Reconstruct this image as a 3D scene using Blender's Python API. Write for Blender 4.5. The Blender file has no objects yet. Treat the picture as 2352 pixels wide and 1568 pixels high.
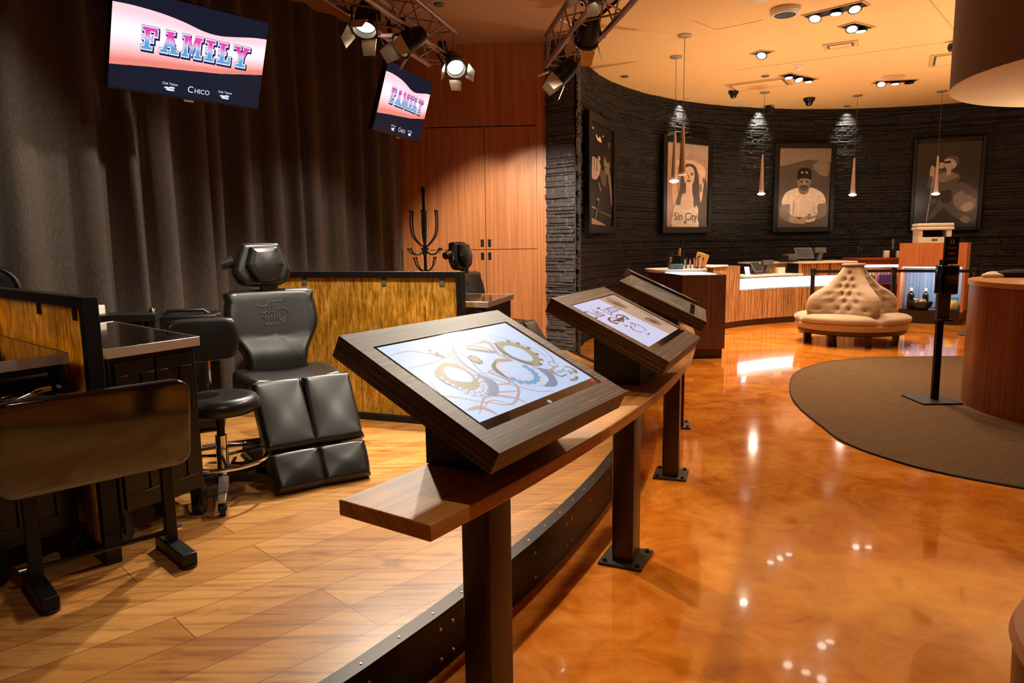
import bpy, bmesh, math, random
from mathutils import Vector, Matrix
random.seed(7)
PI = math.pi
sc = bpy.context.scene
COL = sc.collection

# ------------------------------------------------------------------ camera
HC, TH, ROLL, FPX = 1.47, math.atan(.138), .0145, 1620.
cam_d = bpy.data.cameras.new('camera'); cam = bpy.data.objects.new('camera', cam_d); COL.objects.link(cam)
_f = Vector((0, math.cos(TH), -math.sin(TH))); _r = Vector((1, 0, 0)); _u = _r.cross(_f)
_c, _s = math.cos(ROLL), math.sin(ROLL)
_X = _r*_c - _u*_s; _Y = _r*_s + _u*_c
cam.matrix_world = Matrix(((_X.x, _Y.x, -_f.x, 0), (_X.y, _Y.y, -_f.y, 0), (_X.z, _Y.z, -_f.z, HC), (0, 0, 0, 1)))
cam_d.sensor_width = 36; cam_d.lens = FPX/2352*36; cam_d.clip_start = .02
sc.camera = cam
# ------------------------------------------------------------------ world, exposure
sc.view_settings.view_transform = 'Standard'; sc.view_settings.look = 'None'
sc.view_settings.exposure = 0.0; sc.view_settings.gamma = 1; sc.view_settings.use_curve_mapping = False
w = bpy.data.worlds.new('world'); sc.world = w; w.use_nodes = True
w.node_tree.nodes['Background'].inputs[0].default_value = (1, .8, .6, 1)
w.node_tree.nodes['Background'].inputs[1].default_value = .02
WARM = (1, .79, .55); WHITE = (1, .87, .70); COOL = (.92, .97, 1)
# light levels (watts)
P_DOWN, P_STAGE, P_WASH, P_PEND, P_UP = 230, 125, 150, 9, 300

def light(name, kind, loc, aim, watts, color, parent=None, size=60, blend=.5, rad=.04, sx=1, sy=1):
    d = bpy.data.lights.new(name, kind); d.energy = watts; d.color = color
    if kind == 'SPOT': d.spot_size = math.radians(size); d.spot_blend = blend; d.shadow_soft_size = rad
    if kind == 'POINT': d.shadow_soft_size = rad
    if kind == 'AREA': d.shape = 'RECTANGLE'; d.size = sx; d.size_y = sy
    o = bpy.data.objects.new(name, d); COL.objects.link(o)
    q = (Vector(aim)-Vector(loc)).to_track_quat('-Z', 'Y')
    M = Matrix.Translation(loc) @ q.to_matrix().to_4x4()
    if parent is not None:
        o.parent = parent
        M = wm(parent).inverted() @ M
    o.matrix_basis = M
    return o

def fill_uplights():
    # unseen fill spots added to brighten the ceilings; no lamp stands there
    for x, y, z, p in ((6.4, 7.0, 1.0, 1.1), (7.6, 9.4, 1.3, 1.0), (3.4, 9.6, .9, .8), (4.6, 12.9, 1.2, .35)):
        light('ceiling_fill', 'SPOT', (x, y, z), (x, y+.01, 4), P_UP*p, (1, .78, .50), None, 150, 1, .06)
    light('ceiling_fill', 'SPOT', (.45, 6.2, 1.0), (.0, 7.2, 3.78), 45, WHITE, None, 58, 1, .06)

def wm(o):
    M = o.matrix_basis.copy()
    return wm(o.parent) @ M if o.parent else M

# ------------------------------------------------------------------ helpers
def sl(c):
    c /= 255.
    return c/12.92 if c <= .04045 else ((c+.055)/1.055)**2.4
def S(r, g, b): return (sl(r), sl(g), sl(b), 1)

class MB:
    """collects geometry that becomes ONE mesh object"""
    def __init__(s): s.v = []; s.f = []; s.m = []; s.uv = {}
    def add(s, vs, fs, M=None, mi=0, uv=None):
        b = len(s.v)
        for i, p in enumerate(vs):
            p = Vector(p)
            s.v.append(M @ p if M is not None else p)
            if uv is not None: s.uv[b+i] = uv[i]
        for f in fs: s.f.append([b+i for i in f]); s.m.append(mi)
        return s
    def box(s, x0, y0, z0, x1, y1, z1, M=None, mi=0):
        vs = [(x, y, z) for z in (z0, z1) for y in (y0, y1) for x in (x0, x1)]
        return s.add(vs, [(0, 2, 3, 1), (4, 5, 7, 6), (0, 1, 5, 4), (2, 6, 7, 3), (0, 4, 6, 2), (1, 3, 7, 5)], M, mi)
    def cbox(s, c, d, M=None, mi=0):
        return s.box(c[0]-d[0]/2, c[1]-d[1]/2, c[2]-d[2]/2, c[0]+d[0]/2, c[1]+d[1]/2, c[2]+d[2]/2, M, mi)
    def cyl(s, p0, p1, r0, r1=None, n=16, M=None, mi=0, caps=True):
        r1 = r0 if r1 is None else r1
        p0, p1 = Vector(p0), Vector(p1); d = (p1-p0).normalized()
        a = d.orthogonal().normalized(); b = d.cross(a)
        vs = []
        for p, r in ((p0, r0), (p1, r1)):
            for i in range(n):
                t = 2*PI*i/n; vs.append(p + a*(r*math.cos(t)) + b*(r*math.sin(t)))
        fs = [(i, (i+1) % n, n+(i+1) % n, n+i) for i in range(n)]
        if caps: fs += [tuple(range(n-1, -1, -1)), tuple(range(n, 2*n))]
        return s.add(vs, fs, M, mi)
    def tube(s, path, r, n=10, closed=False, M=None, mi=0):
        P = [Vector(p) for p in path]; L = len(P); rr = r if isinstance(r, (list, tuple)) else [r]*L
        vs = []; ref = None
        for i, p in enumerate(P):
            if closed: t = P[(i+1) % L]-P[i-1]
            else: t = P[min(i+1, L-1)]-P[max(i-1, 0)]
            t.normalize()
            if ref is None: ref = t.orthogonal().normalized()
            a = ref - t*ref.dot(t)
            a = a.normalized() if a.length > 1e-6 else t.orthogonal().normalized()
            ref = a; b = t.cross(a)
            for k in range(n):
                q = 2*PI*k/n; vs.append(p + a*(rr[i]*math.cos(q)) + b*(rr[i]*math.sin(q)))
        fs = []
        for i in range(L if closed else L-1):
            j = (i+1) % L
            for k in range(n): fs.append((i*n+k, i*n+(k+1) % n, j*n+(k+1) % n, j*n+k))
        if not closed: fs += [tuple(range(n-1, -1, -1)), tuple(range((L-1)*n, L*n))]
        return s.add(vs, fs, M, mi)
    def lathe(s, prof, n=24, M=None, mi=0, a0=0, a1=2*PI):
        full = abs(a1-a0-2*PI) < 1e-6; m = n if full else n+1
        vs = []
        for i in range(m):
            t = a0+(a1-a0)*i/n
            for r, z in prof: vs.append((r*math.cos(t), r*math.sin(t), z))
        k = len(prof); fs = []
        for i in range(n):
            j = (i+1) % m
            for q in range(k-1): fs.append((i*k+q, j*k+q, j*k+q+1, i*k+q+1))
        if full:
            if prof[0][0] > 1e-6: fs.append(tuple(i*k for i in range(n-1, -1, -1)))
            if prof[-1][0] > 1e-6: fs.append(tuple(i*k+k-1 for i in range(n)))
        return s.add(vs, fs, M, mi)
    def prism(s, poly, z0, z1, M=None, mi=0):
        n = len(poly)
        vs = [(x, y, z0) for x, y in poly]+[(x, y, z1) for x, y in poly]
        fs = [(i, (i+1) % n, n+(i+1) % n, n+i) for i in range(n)]+[tuple(range(n-1, -1, -1)), tuple(range(n, 2*n))]
        return s.add(vs, fs, M, mi)
    def flat(s, poly, z=0, M=None, mi=0):
        return s.add([(x, y, z) for x, y in poly], [tuple(range(len(poly)))], M, mi)
    def pillow(s, outline, t0, t1, M=None, mi=0, edge=.03, puff=.02, rings=7):
        """upholstered pad: 2D outline (x,y), back at z=t0, front at z=t1, rounded edge, puffed middle"""
        cx = sum(p[0] for p in outline)/len(outline); cy = sum(p[1] for p in outline)/len(outline)
        ext = sum(math.hypot(p[0]-cx, p[1]-cy) for p in outline)/len(outline)
        R = []
        for k in range(5):
            a = PI/2*k/4; R.append((1-edge/ext*(1-math.sin(a)), t0+edge*.6*(1-math.cos(a))))
        for k in range(rings):
            a = PI/2*k/(rings-1); R.append((1-edge/ext*(1-math.cos(a)), t1-edge+edge*math.sin(a)))
        i0 = R[-1][0]
        for k in range(1, rings):
            q = i0*(1-k/rings); R.append((q, None))
        n = len(outline); vs = []; fs = []
        hx = max(abs(p[0]-cx) for p in outline)*i0; hy = max(abs(p[1]-cy) for p in outline)*i0
        for q, z in R:
            for x, y in outline:
                px, py = (x-cx)*q, (y-cy)*q
                zz = z if z is not None else t1+puff*max(0, 1-(px/hx)**2)*max(0, 1-(py/hy)**2)
                vs.append((cx+px, cy+py, zz))
        for j in range(len(R)-1):
            for i in range(n): fs.append((j*n+i, j*n+(i+1) % n, (j+1)*n+(i+1) % n, (j+1)*n+i))
        fs.append(tuple(range(n-1, -1, -1)))
        vs.append((cx, cy, t1+puff)); c = len(vs)-1; b = (len(R)-1)*n
        for i in range(n): fs.append((b+i, b+(i+1) % n, c))
        return s.add(vs, fs, M, mi)
    def arc(s, C, R0, R1, a0, a1, z0, z1, n=24, mi=0, M=None):
        """curved block about centre C between radii R0<R1, degrees a0->a1, with uv along the arc"""
        vs = []; uv = []
        for i in range(n+1):
            a = math.radians(a0+(a1-a0)*i/n)
            for r, z in ((R0, z0), (R1, z0), (R1, z1), (R0, z1)):
                vs.append((C[0]+r*math.cos(a), C[1]+r*math.sin(a), z))
                uv.append((R0*a, z + (0 if r == R0 else (r-R0))))
        fs = []
        for i in range(n):
            p, q = 4*i, 4*i+4
            for k in range(4): fs.append((p+k, p+(k+1) % 4, q+(k+1) % 4, q+k))
        fs += [(0, 1, 2, 3), (4*n+3, 4*n+2, 4*n+1, 4*n)]
        return s.add(vs, fs, M, mi, uv)
    def text(s, body, size, M, mi=0, align='CENTER', sx=1.):
        cu = bpy.data.curves.new('lettering', 'FONT'); cu.body = body; cu.size = size; cu.align_x = align; cu.align_y = 'CENTER'
        cu.resolution_u = 3
        ob = bpy.data.objects.new('lettering', cu); COL.objects.link(ob)
        dg = bpy.context.evaluated_depsgraph_get(); me = bpy.data.meshes.new_from_object(ob.evaluated_get(dg))
        s.add([(v.co.x*sx, v.co.y, 0) for v in me.vertices], [tuple(p.vertices) for p in me.polygons], M, mi)
        bpy.data.objects.remove(ob); bpy.data.curves.remove(cu); bpy.data.meshes.remove(me)
        return s
    def build(s, name, mats, parent=None, loc=None, bevel=0, sharp=38, subsurf=0, fix=True):
        me = bpy.data.meshes.new(name); me.from_pydata([tuple(v) for v in s.v], [], s.f)
        if not isinstance(mats, (list, tuple)): mats = [mats]
        for m in mats: me.materials.append(m)
        me.polygons.foreach_set('material_index', s.m)
        if s.uv:
            L = me.uv_layers.new(name='uv')
            vi = [0]*len(me.loops); me.loops.foreach_get('vertex_index', vi)
            flat = []
            for i in vi: flat += s.uv.get(i, (0, 0))
            L.data.foreach_set('uv', flat)
        if fix:
            bm = bmesh.new(); bm.from_mesh(me); bmesh.ops.recalc_face_normals(bm, faces=bm.faces); bm.to_mesh(me); bm.free()
        me.polygons.foreach_set('use_smooth', [True]*len(me.polygons))
        me.set_sharp_from_angle(angle=math.radians(sharp)); me.update()
        o = bpy.data.objects.new(name, me); COL.objects.link(o)
        if parent is not None: o.parent = parent
        if loc is not None: o.location = loc
        if bevel:
            b = o.modifiers.new('bevel', 'BEVEL'); b.width = bevel; b.segments = 2; b.limit_method = 'ANGLE'; b.angle_limit = math.radians(50)
        if subsurf:
            b = o.modifiers.new('sub', 'SUBSURF'); b.levels = subsurf; b.render_levels = subsurf
        return o

def tag(o, label=None, cat=None, group=None, kind=None):
    if label: o['label'] = label
    if cat: o['category'] = cat
    if group: o['group'] = group
    if kind: o['kind'] = kind
    return o
def thing(name, label, cat, loc=(0, 0, 0), rotz=0, group=None):
    o = bpy.data.objects.new(name, None); COL.objects.link(o); o.empty_display_size = .1
    o.location = loc; o.rotation_euler = (0, 0, rotz)
    return tag(o, label, cat, group)
def copy_tree(o, parent=None):
    kids = [c for c in bpy.data.objects if c.parent is o]
    c = o.copy(); COL.objects.link(c)
    if parent is not None: c.parent = parent
    for k in kids: copy_tree(k, c)
    return c
def T(x=0, y=0, z=0): return Matrix.Translation((x, y, z))
def RX(a): return Matrix.Rotation(math.radians(a), 4, 'X')
def RY(a): return Matrix.Rotation(math.radians(a), 4, 'Y')
def RZ(a): return Matrix.Rotation(math.radians(a), 4, 'Z')
def rrect(w, h, r, n=5, cx=0, cy=0):
    out = []
    for sx, sy, a0 in ((1, 1, 0), (-1, 1, 90), (-1, -1, 180), (1, -1, 270)):
        for k in range(n+1):
            a = math.radians(a0+90*k/n); out.append((cx+sx*(w/2-r)+r*math.cos(a), cy+sy*(h/2-r)+r*math.sin(a)))
    return out
def smooth_poly(pts, n=4):
    """closed Catmull-Rom through pts"""
    out = []; L = len(pts)
    for i in range(L):
        p0, p1, p2, p3 = (Vector(pts[(i+k-1) % L]) for k in range(4))
        for k in range(n):
            t = k/n
            q = .5*((2*p1)+(-p0+p2)*t+(2*p0-5*p1+4*p2-p3)*t*t+(-p0+3*p1-3*p2+p3)*t**3)
            out.append(tuple(q))
    return out
def spline(pts, n=6):
    """open Catmull-Rom"""
    P = [Vector(p) for p in pts]; P = [2*P[0]-P[1]]+P+[2*P[-1]-P[-2]]; out = []
    for i in range(1, len(P)-2):
        p0, p1, p2, p3 = P[i-1:i+3]
        for k in range(n):
            t = k/n; out.append(.5*((2*p1)+(-p0+p2)*t+(2*p0-5*p1+4*p2-p3)*t*t+(-p0+3*p1-3*p2+p3)*t**3))
    out.append(P[-2]); return out
def ell(cx, cy, rx, ry, n=20, a0=0, a1=360):
    return [(cx+rx*math.cos(math.radians(a0+(a1-a0)*i/n)), cy+ry*math.sin(math.radians(a0+(a1-a0)*i/n))) for i in range(n)]

# ------------------------------------------------------------------ materials
def nmat(name):
    m = bpy.data.materials.new(name); m.use_nodes = True
    return m, m.node_tree, m.node_tree.nodes['Principled BSDF']
def N(nt, t, **kw):
    n = nt.nodes.new(t)
    for k, v in kw.items(): setattr(n, k, v)
    return n
def setin(n, **kw):
    for k, v in kw.items(): n.inputs[k.replace('_', ' ')].default_value = v
    return n
def ramp(nt, fac, stops, interp='LINEAR'):
    r = N(nt, 'ShaderNodeValToRGB'); r.color_ramp.interpolation = interp
    e = r.color_ramp.elements
    while len(e) > 1: e.remove(e[-1])
    e[0].position, e[0].color = stops[0]
    for p, c in stops[1:]:
        q = e.new(p); q.color = c
    nt.links.new(fac, r.inputs[0]); return r.outputs[0]
def coords(nt, scale=(1, 1, 1), rot=(0, 0, 0), src='Object'):
    tc = N(nt, 'ShaderNodeTexCoord'); mp = N(nt, 'ShaderNodeMapping')
    mp.inputs['Scale'].default_value = scale; mp.inputs['Rotation'].default_value = rot
    nt.links.new(tc.outputs[src], mp.inputs[0]); return mp.outputs[0]
def noise(nt, vec, scale=5, detail=4, rough=.5, dist=0):
    n = N(nt, 'ShaderNodeTexNoise'); setin(n, Scale=scale, Detail=detail, Roughness=rough, Distortion=dist)
    nt.links.new(vec, n.inputs['Vector']); return n.outputs['Fac']
def bump(nt, b, h, strength=.3, dist=.01):
    n = N(nt, 'ShaderNodeBump'); setin(n, Strength=strength, Distance=dist)
    nt.links.new(h, n.inputs['Height']); nt.links.new(n.outputs[0], b.inputs['Normal'])
def mixc(nt, fac, a, b, mode='MIX'):
    n = N(nt, 'ShaderNodeMix', data_type='RGBA', blend_type=mode)
    for v, i in ((fac, 0), (a, 6), (b, 7)):
        if hasattr(v, 'links') or hasattr(v, 'is_linked'): nt.links.new(v, n.inputs[i])
        else: n.inputs[i].default_value = v
    return n.outputs[2]
def plain(name, col, rough=.5, metal=0, spec=.5, var=.06, vs=30, coat=0, bmp=0):
    m, nt, b = nmat(name)
    v = coords(nt); f = noise(nt, v, vs, 3)
    lo = tuple(c*(1-var) for c in col[:3])+(1,); hi = tuple(min(1, c*(1+var)) for c in col[:3])+(1,)
    nt.links.new(ramp(nt, f, [(.3, lo), (.7, hi)]), b.inputs['Base Color'])
    setin(b, Roughness=rough, Metallic=metal, Coat_Weight=coat); b.inputs['Specular IOR Level'].default_value = spec
    if bmp: bump(nt, b, noise(nt, v, vs*4, 3), bmp, .002)
    return m
def glow(name, col, strength):
    m, nt, b = nmat(name); setin(b, Base_Color=(0, 0, 0, 1), Roughness=.4, Specular_IOR_Level=.12, Emission_Color=col, Emission_Strength=strength); return m
def wood(name, stops, scale, rough=.4, src='Object', rot=(0, 0, 0), ns=1., detail=5, coat=0, bmp=.08, dist=.6):
    m, nt, b = nmat(name)
    v = coords(nt, scale, rot, src); f = noise(nt, v, ns, detail, .6, dist)
    nt.links.new(ramp(nt, f, stops), b.inputs['Base Color'])
    setin(b, Roughness=rough, Coat_Weight=coat, Coat_Roughness=.15)
    if bmp: bump(nt, b, f, bmp, .002)
    return m

M = {}
M['black'] = plain('black_metal', S(22, 20, 19), .42, .3, var=.15)
M['lacquer'] = plain('black_lacquer', S(10, 9, 9), .10, 0, 1.0)
[b for b in M['lacquer'].node_tree.nodes if b.type == 'BSDF_PRINCIPLED'][0].inputs['IOR'].default_value = 1.6
M['black_gloss'] = plain('black_gloss', S(12, 11, 11), .12, 0, coat=.4)
M['black_plastic'] = plain('black_plastic', S(18, 18, 19), .38)
M['cabinet_black'] = plain('cabinet_black', S(9, 8, 8), .3, 0, .4)
M['dark_void'] = plain('dark_backing', S(8, 6, 5), .8)
M['vinyl'] = plain('black_vinyl', S(24, 22, 20), .33, 0, .55, bmp=.06, vs=60)
M['chrome'] = plain('chrome', (.8, .8, .8, 1), .12, 1)
M['steel'] = plain('brushed_steel', S(206, 198, 190), .42, .9, vs=12)
M['pend'] = plain('pendant_metal', S(206, 188, 178), .35, .45)
M['alu'] = plain('truss_aluminium', S(170, 150, 140), .38, .9, vs=20, var=.15)
M['white_plastic'] = plain('white_plastic', S(226, 214, 200), .4)
M['white'] = plain('white_laminate', S(240, 232, 220), .3)
M['grey'] = plain('grey_plastic', S(90, 88, 86), .45)
M['blue_black'] = plain('painted_base', S(19, 24, 32), .5)
M['post'] = wood('patina_steel', [(.25, S(36, 24, 17)), (.5, S(52, 34, 23)), (.8, S(84, 54, 34))], (3, 3, 1.2), .38, coat=.1)
[b for b in M['post'].node_tree.nodes if b.type == 'BSDF_PRINCIPLED'][0].inputs['Metallic'].default_value = .35
M['plate'] = plain('steel_plate', S(70, 60, 50), .42, .7, var=.35, vs=25)
M['kerb'] = wood('kerb_steel', [(.3, S(24, 20, 17)), (.55, S(44, 33, 25)), (.8, S(70, 48, 30))], (2, 2, 6), .4)
[b for b in M['kerb'].node_tree.nodes if b.type == 'BSDF_PRINCIPLED'][0].inputs['Metallic'].default_value = .5
ZEB = [(.26, S(34, 25, 19)), (.40, S(60, 44, 32)), (.48, S(84, 62, 43)), (.53, S(46, 33, 25)), (.58, S(156, 122, 80)), (.61, S(52, 38, 28)), (.70, S(96, 71, 48)), (.74, S(170, 136, 92)), (.77, S(70, 52, 37))]
M['zebra_x'] = wood('zebrano_along_x', ZEB, (.8, 115, 115), .5, dist=.15, ns=1.2, detail=6)
M['zebra_side'] = wood('zebrano_side', ZEB, (.9, 120, 1), .4, src='UV', dist=.2, ns=1.2)
M['zebra_z'] = wood('zebrano_upright', [(.28, S(74, 44, 26)), (.42, S(128, 86, 50)), (.49, S(206, 158, 98)), (.56, S(80, 48, 28)), (.64, S(200, 150, 90)), (.72, S(92, 58, 34))], (30, .5, 1), .42, src='UV', dist=.15)
M['desk_z'] = wood('brown_veneer', [(.3, S(62, 36, 26)), (.5, S(86, 54, 40)), (.7, S(110, 74, 54))], (60, 60, 1.), .42, dist=.3)
M['shelf'] = wood('oak_shelf', [(.3, S(178, 112, 46)), (.5, S(216, 146, 66)), (.7, S(232, 168, 90))], (1.6, 26, 1), .46, src='UV', dist=.8, coat=.15)
M['cherry'] = wood('cherry_veneer', [(.3, S(166, 98, 54)), (.5, S(194, 122, 70)), (.7, S(212, 142, 88))], (34, 34, .8), .42, dist=.3)
M['cherry_uv'] = wood('cherry_veneer_curved', [(.3, S(112, 50, 24)), (.5, S(142, 70, 36)), (.7, S(160, 88, 46))], (30, .8, 1), .32, src='UV', dist=.3)
M['plinth'] = plain('dark_plinth', S(60, 34, 22), .45)
M['belt'] = plain('black_webbing', S(16, 15, 15), .8)
M['sofa'] = plain('beige_velvet', S(164, 138, 110), .85, 0, .2, var=.08, vs=40)
[b for b in M['sofa'].node_tree.nodes if b.type == 'BSDF_PRINCIPLED'][0].inputs['Sheen Weight'].default_value = .3
M['sofa_wood'] = plain('dark_walnut', S(38, 22, 15), .35)
M['ceil'] = plain('cream_paint', S(232, 192, 132), .8, var=.02, vs=3)
M['ceil_stage'] = plain('tan_paint', S(176, 134, 92), .85, var=.03, vs=3)
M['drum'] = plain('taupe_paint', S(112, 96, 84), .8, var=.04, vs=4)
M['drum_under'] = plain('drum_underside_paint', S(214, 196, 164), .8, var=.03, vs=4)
M['ceil_trim'] = plain('ceiling_fitting', S(205, 165, 118), .6)
M['stone'] = plain('charcoal_stone', S(86, 81, 80), .62, 0, .4, var=.22, vs=14, bmp=.25)
M['stone_shaded'] = plain('charcoal_stone_shaded', S(29, 27, 27), .6, 0, .35, var=.22, vs=14, bmp=.25)  # same charcoal stone, darkened: the round room's shade put into its colour
M['wall_plain'] = plain('wall_paint', S(70, 52, 40), .8)
M['lamp_glass'] = glow('lamp_glass', (1, .86, .66, 1), 9)
M['pend_glow'] = glow('pendant_glow', (1, .87, .68, 1), 14)
M['strip'] = glow('light_band', (.95, .98, 1, 1), 2.6)
M['top_glow'] = glow('lit_top', (.9, .95, 1, 1), 1.4)
M['can_in'] = plain('lamp_reflector', S(220, 205, 180), .25, .8)

def curtain_mat():
    m, nt, b = nmat('curtain_cloth'); v = coords(nt, (1, 1, .3)); f = noise(nt, v, 90, 2)
    nt.links.new(ramp(nt, f, [(.3, S(84, 76, 70)), (.7, S(104, 94, 87))]), b.inputs['Base Color'])
    setin(b, Roughness=.9); b.inputs['Specular IOR Level'].default_value = .15; b.inputs['Sheen Weight'].default_value = .15
    return m
M['curtain'] = curtain_mat()
def epoxy():
    m, nt, b = nmat('amber_epoxy'); v = coords(nt)
    f = noise(nt, v, 1.1, 5, .6, 1.6); g = noise(nt, v, 4.5, 5, .65, 1.2)
    c = ramp(nt, f, [(.30, S(178, 90, 20)), (.46, S(206, 116, 28)), (.56, S(224, 138, 42)), (.7, S(240, 166, 70))])
    d = ramp(nt, g, [(.32, S(150, 66, 16)), (.5, S(214, 124, 38)), (.72, S(244, 180, 90))])
    nt.links.new(mixc(nt, .38, c, d), b.inputs['Base Color'])
    setin(b, Roughness=.1, Coat_Weight=.6, Coat_Roughness=.03)
    bump(nt, b, noise(nt, v, 3.2, 2, .4, .4), .012, .006)
    return m
M['epoxy'] = epoxy()
def planks():
    m, nt, b = nmat('oak_planks'); v = coords(nt, (1, 1, 1), (0, 0, math.radians(-45)))
    br = N(nt, 'ShaderNodeTexBrick'); nt.links.new(v, br.inputs['Vector'])
    br.offset = .37; br.offset_frequency = 3
    setin(br, Scale=1., Mortar_Size=.0016, Brick_Width=1.25, Row_Height=.19, Bias=0, Color1=(0, 0, 0, 1), Color2=(1, 1, 1, 1), Mortar=(.5, .5, .5, 1))
    c1 = ramp(nt, br.outputs['Color'], [(0, S(184, 124, 60)), (.5, S(202, 144, 74)), (1, S(218, 160, 90))])
    v2 = coords(nt, (1.6, 22, 1), (0, 0, math.radians(-45)))
    gr = ramp(nt, noise(nt, v2, 1, 5, .6, .9), [(.3, (.52, .42, .34, 1)), (.48, (.9, .88, .86, 1)), (.7, (1.1, 1.1, 1.1, 1))])
    kn = ramp(nt, noise(nt, coords(nt, (1.6, 7, 1), (0, 0, math.radians(-45))), 1.4, 4, .6, 1.2), [(.28, (.62, .5, .4, 1)), (.45, (1, 1, 1, 1))])
    c2 = mixc(nt, 1., mixc(nt, 1., c1, gr, 'MULTIPLY'), kn, 'MULTIPLY')
    c3 = mixc(nt, br.outputs['Fac'], c2, S(96, 56, 26))
    nt.links.new(c3, b.inputs['Base Color']); setin(b, Roughness=.34)
    bump(nt, b, br.outputs['Fac'], -.25, .003)
    return m
M['planks'] = planks()
def carpet():
    m, nt, b = nmat('brown_carpet'); v = coords(nt); f = noise(nt, v, 140, 3, .7); g = noise(nt, v, 12, 3)
    nt.links.new(mixc(nt, .3, ramp(nt, f, [(.3, S(62, 44, 28)), (.7, S(128, 98, 68))]), ramp(nt, g, [(.3, S(78, 58, 38)), (.7, S(112, 86, 58))])), b.inputs['Base Color'])
    setin(b, Roughness=.95); b.inputs['Specular IOR Level'].default_value = .1; bump(nt, b, f, .5, .006); return m
M['carpet'] = carpet()
def grass():
    m, nt, b = nmat('grass_print_panel'); 
    v = coords(nt, (30, 30, 4.2), (0, .55, 0)); f = noise(nt, v, 1.7, 7, .7, .9)
    g = noise(nt, coords(nt, (1, 1, 1)), 2.6, 4, .6, .6)
    c = ramp(nt, f, [(.30, S(96, 70, 16)), (.43, S(186, 140, 40)), (.54, S(232, 186, 72)), (.68, S(252, 226, 140))])
    c = mixc(nt, 1., c, ramp(nt, g, [(.3, (.62, .58, .5, 1)), (.6, (1.1, 1.05, 1, 1))]), 'MULTIPLY')
    nt.links.new(c, b.inputs['Base Color'])
    setin(b, Roughness=.12, Alpha=.94, Coat_Weight=.5)
    tr = N(nt, 'ShaderNodeBsdfTranslucent'); nt.links.new(c, tr.inputs[0]); mx = N(nt, 'ShaderNodeMixShader'); mx.inputs[0].default_value = .5
    out = [n for n in nt.nodes if n.type == 'OUTPUT_MATERIAL'][0]
    nt.links.new(b.outputs[0], mx.inputs[1]); nt.links.new(tr.outputs[0], mx.inputs[2]); nt.links.new(mx.outputs[0], out.inputs[0]); return m
M['grass'] = grass()
def clear_glass(name, col=(1, 1, 1, 1), alpha=.12):
    m, nt, b = nmat(name); setin(b, Base_Color=col, Roughness=.03, Alpha=alpha); return m
M['acrylic'] = clear_glass('clear_acrylic')
M['glass_black'] = plain('screen_glass', S(10, 10, 11), .08, 0, coat=.5)
for n, c in {'t0': (20, 17, 15), 't1': (44, 39, 37), 't2': (88, 78, 74), 't3': (136, 122, 114), 't4': (186, 168, 156), 't5': (240, 226, 212), 'sepia': (186, 156, 136), 'skin': (228, 198, 174)}.items():
    M[n] = plain('print_'+n, S(*c), .35, var=.12, vs=14)
# ================================================================== SETTING
CC = (6.38, 8.75); RW = 5.54          # round reception room
KC = (-8.7, 7.55)                     # centre of the stage edge arc
ZS = .2                               # stage floor height
def pol(C, r, a): a = math.radians(a); return (C[0]+r*math.cos(a), C[1]+r*math.sin(a))
def struct(mb, name, mats, **k): return tag(mb.build(name, mats, **k), kind='structure')

mb = MB(); mb.box(-6, -3.2, -.1, 13, 16, 0); struct(mb, 'floor', M['epoxy'])
# stage platform
edge = [pol(KC, 9.92, a) for a in range(-62, -12, 2)]
edge = [(p[0], p[1], 0) for p in edge] + [tuple(p) for p in spline([(1.0, 5.6, 0), (1.02, 6.4, 0), (.95, 7.2, 0), (.8, 7.85, 0), (.70, 8.30, 0)], 5)]
poly = [(p[0], p[1]) for p in edge]+[(.40, 8.64), (-5.6, 8.9), (-5.6, edge[0][1])]
mb = MB(); mb.prism(poly, .001, ZS); struct(mb, 'floor', M['planks'], sharp=30)
# steel kerb with top flange and rivets
mb = MB(); n = len(edge); vs = []; uv = []; L = 0
nrm = []
for i in range(n):
    a, b = Vector(edge[max(i-1, 0)]), Vector(edge[min(i+1, n-1)]); t = (b-a).normalized(); nrm.append(Vector((t.y, -t.x, 0)))
for i, p in enumerate(edge):
    p = Vector(p); q = nrm[i]
    if i: L += (p-Vector(edge[i-1])).length
    prof = [(.030, .001), (.030, .19), (.026, .206), (-.035, .206), (-.035, .201), (.002, .201), (.002, .001)]
    for o_, z in prof: vs.append((p.x+q.x*o_, p.y+q.y*o_, z)); uv.append((L, z+o_))
fs = []
for i in range(n-1):
    for k in range(7): fs.append((7*i+k, 7*i+(k+1) % 7, 7*i+7+(k+1) % 7, 7*i+7+k))
mb.add(vs, fs, None, 0, uv)
kerb = struct(mb, 'trim_1', M['kerb'])
riv = MB()
for i in range(3, n-6):
    p = Vector(edge[i]); q = nrm[i]
    for f in (0, .5):
        pp = p.lerp(Vector(edge[i+1]), f)
        riv.cyl((pp.x+q.x*.000, pp.y+q.y*.0, .205), (pp.x, pp.y, .2085), .0055, .004, 8)
    for z in (.045, .155): riv.cyl((p.x+q.x*.029, p.y+q.y*.029, z), (p.x+q.x*.035, p.y+q.y*.035, z), .008, .005, 8)
    if i % 3 == 0:
        t = Vector((-q.y, q.x, 0))*.07; pp = p+t
        for z in (.045, .155): riv.cyl((pp.x+q.x*.029, pp.y+q.y*.029, z), (pp.x+q.x*.035, pp.y+q.y*.035, z), .008, .005, 8)
tag(riv.build('rivets', M['steel'], kerb), kind='stuff')

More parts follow.
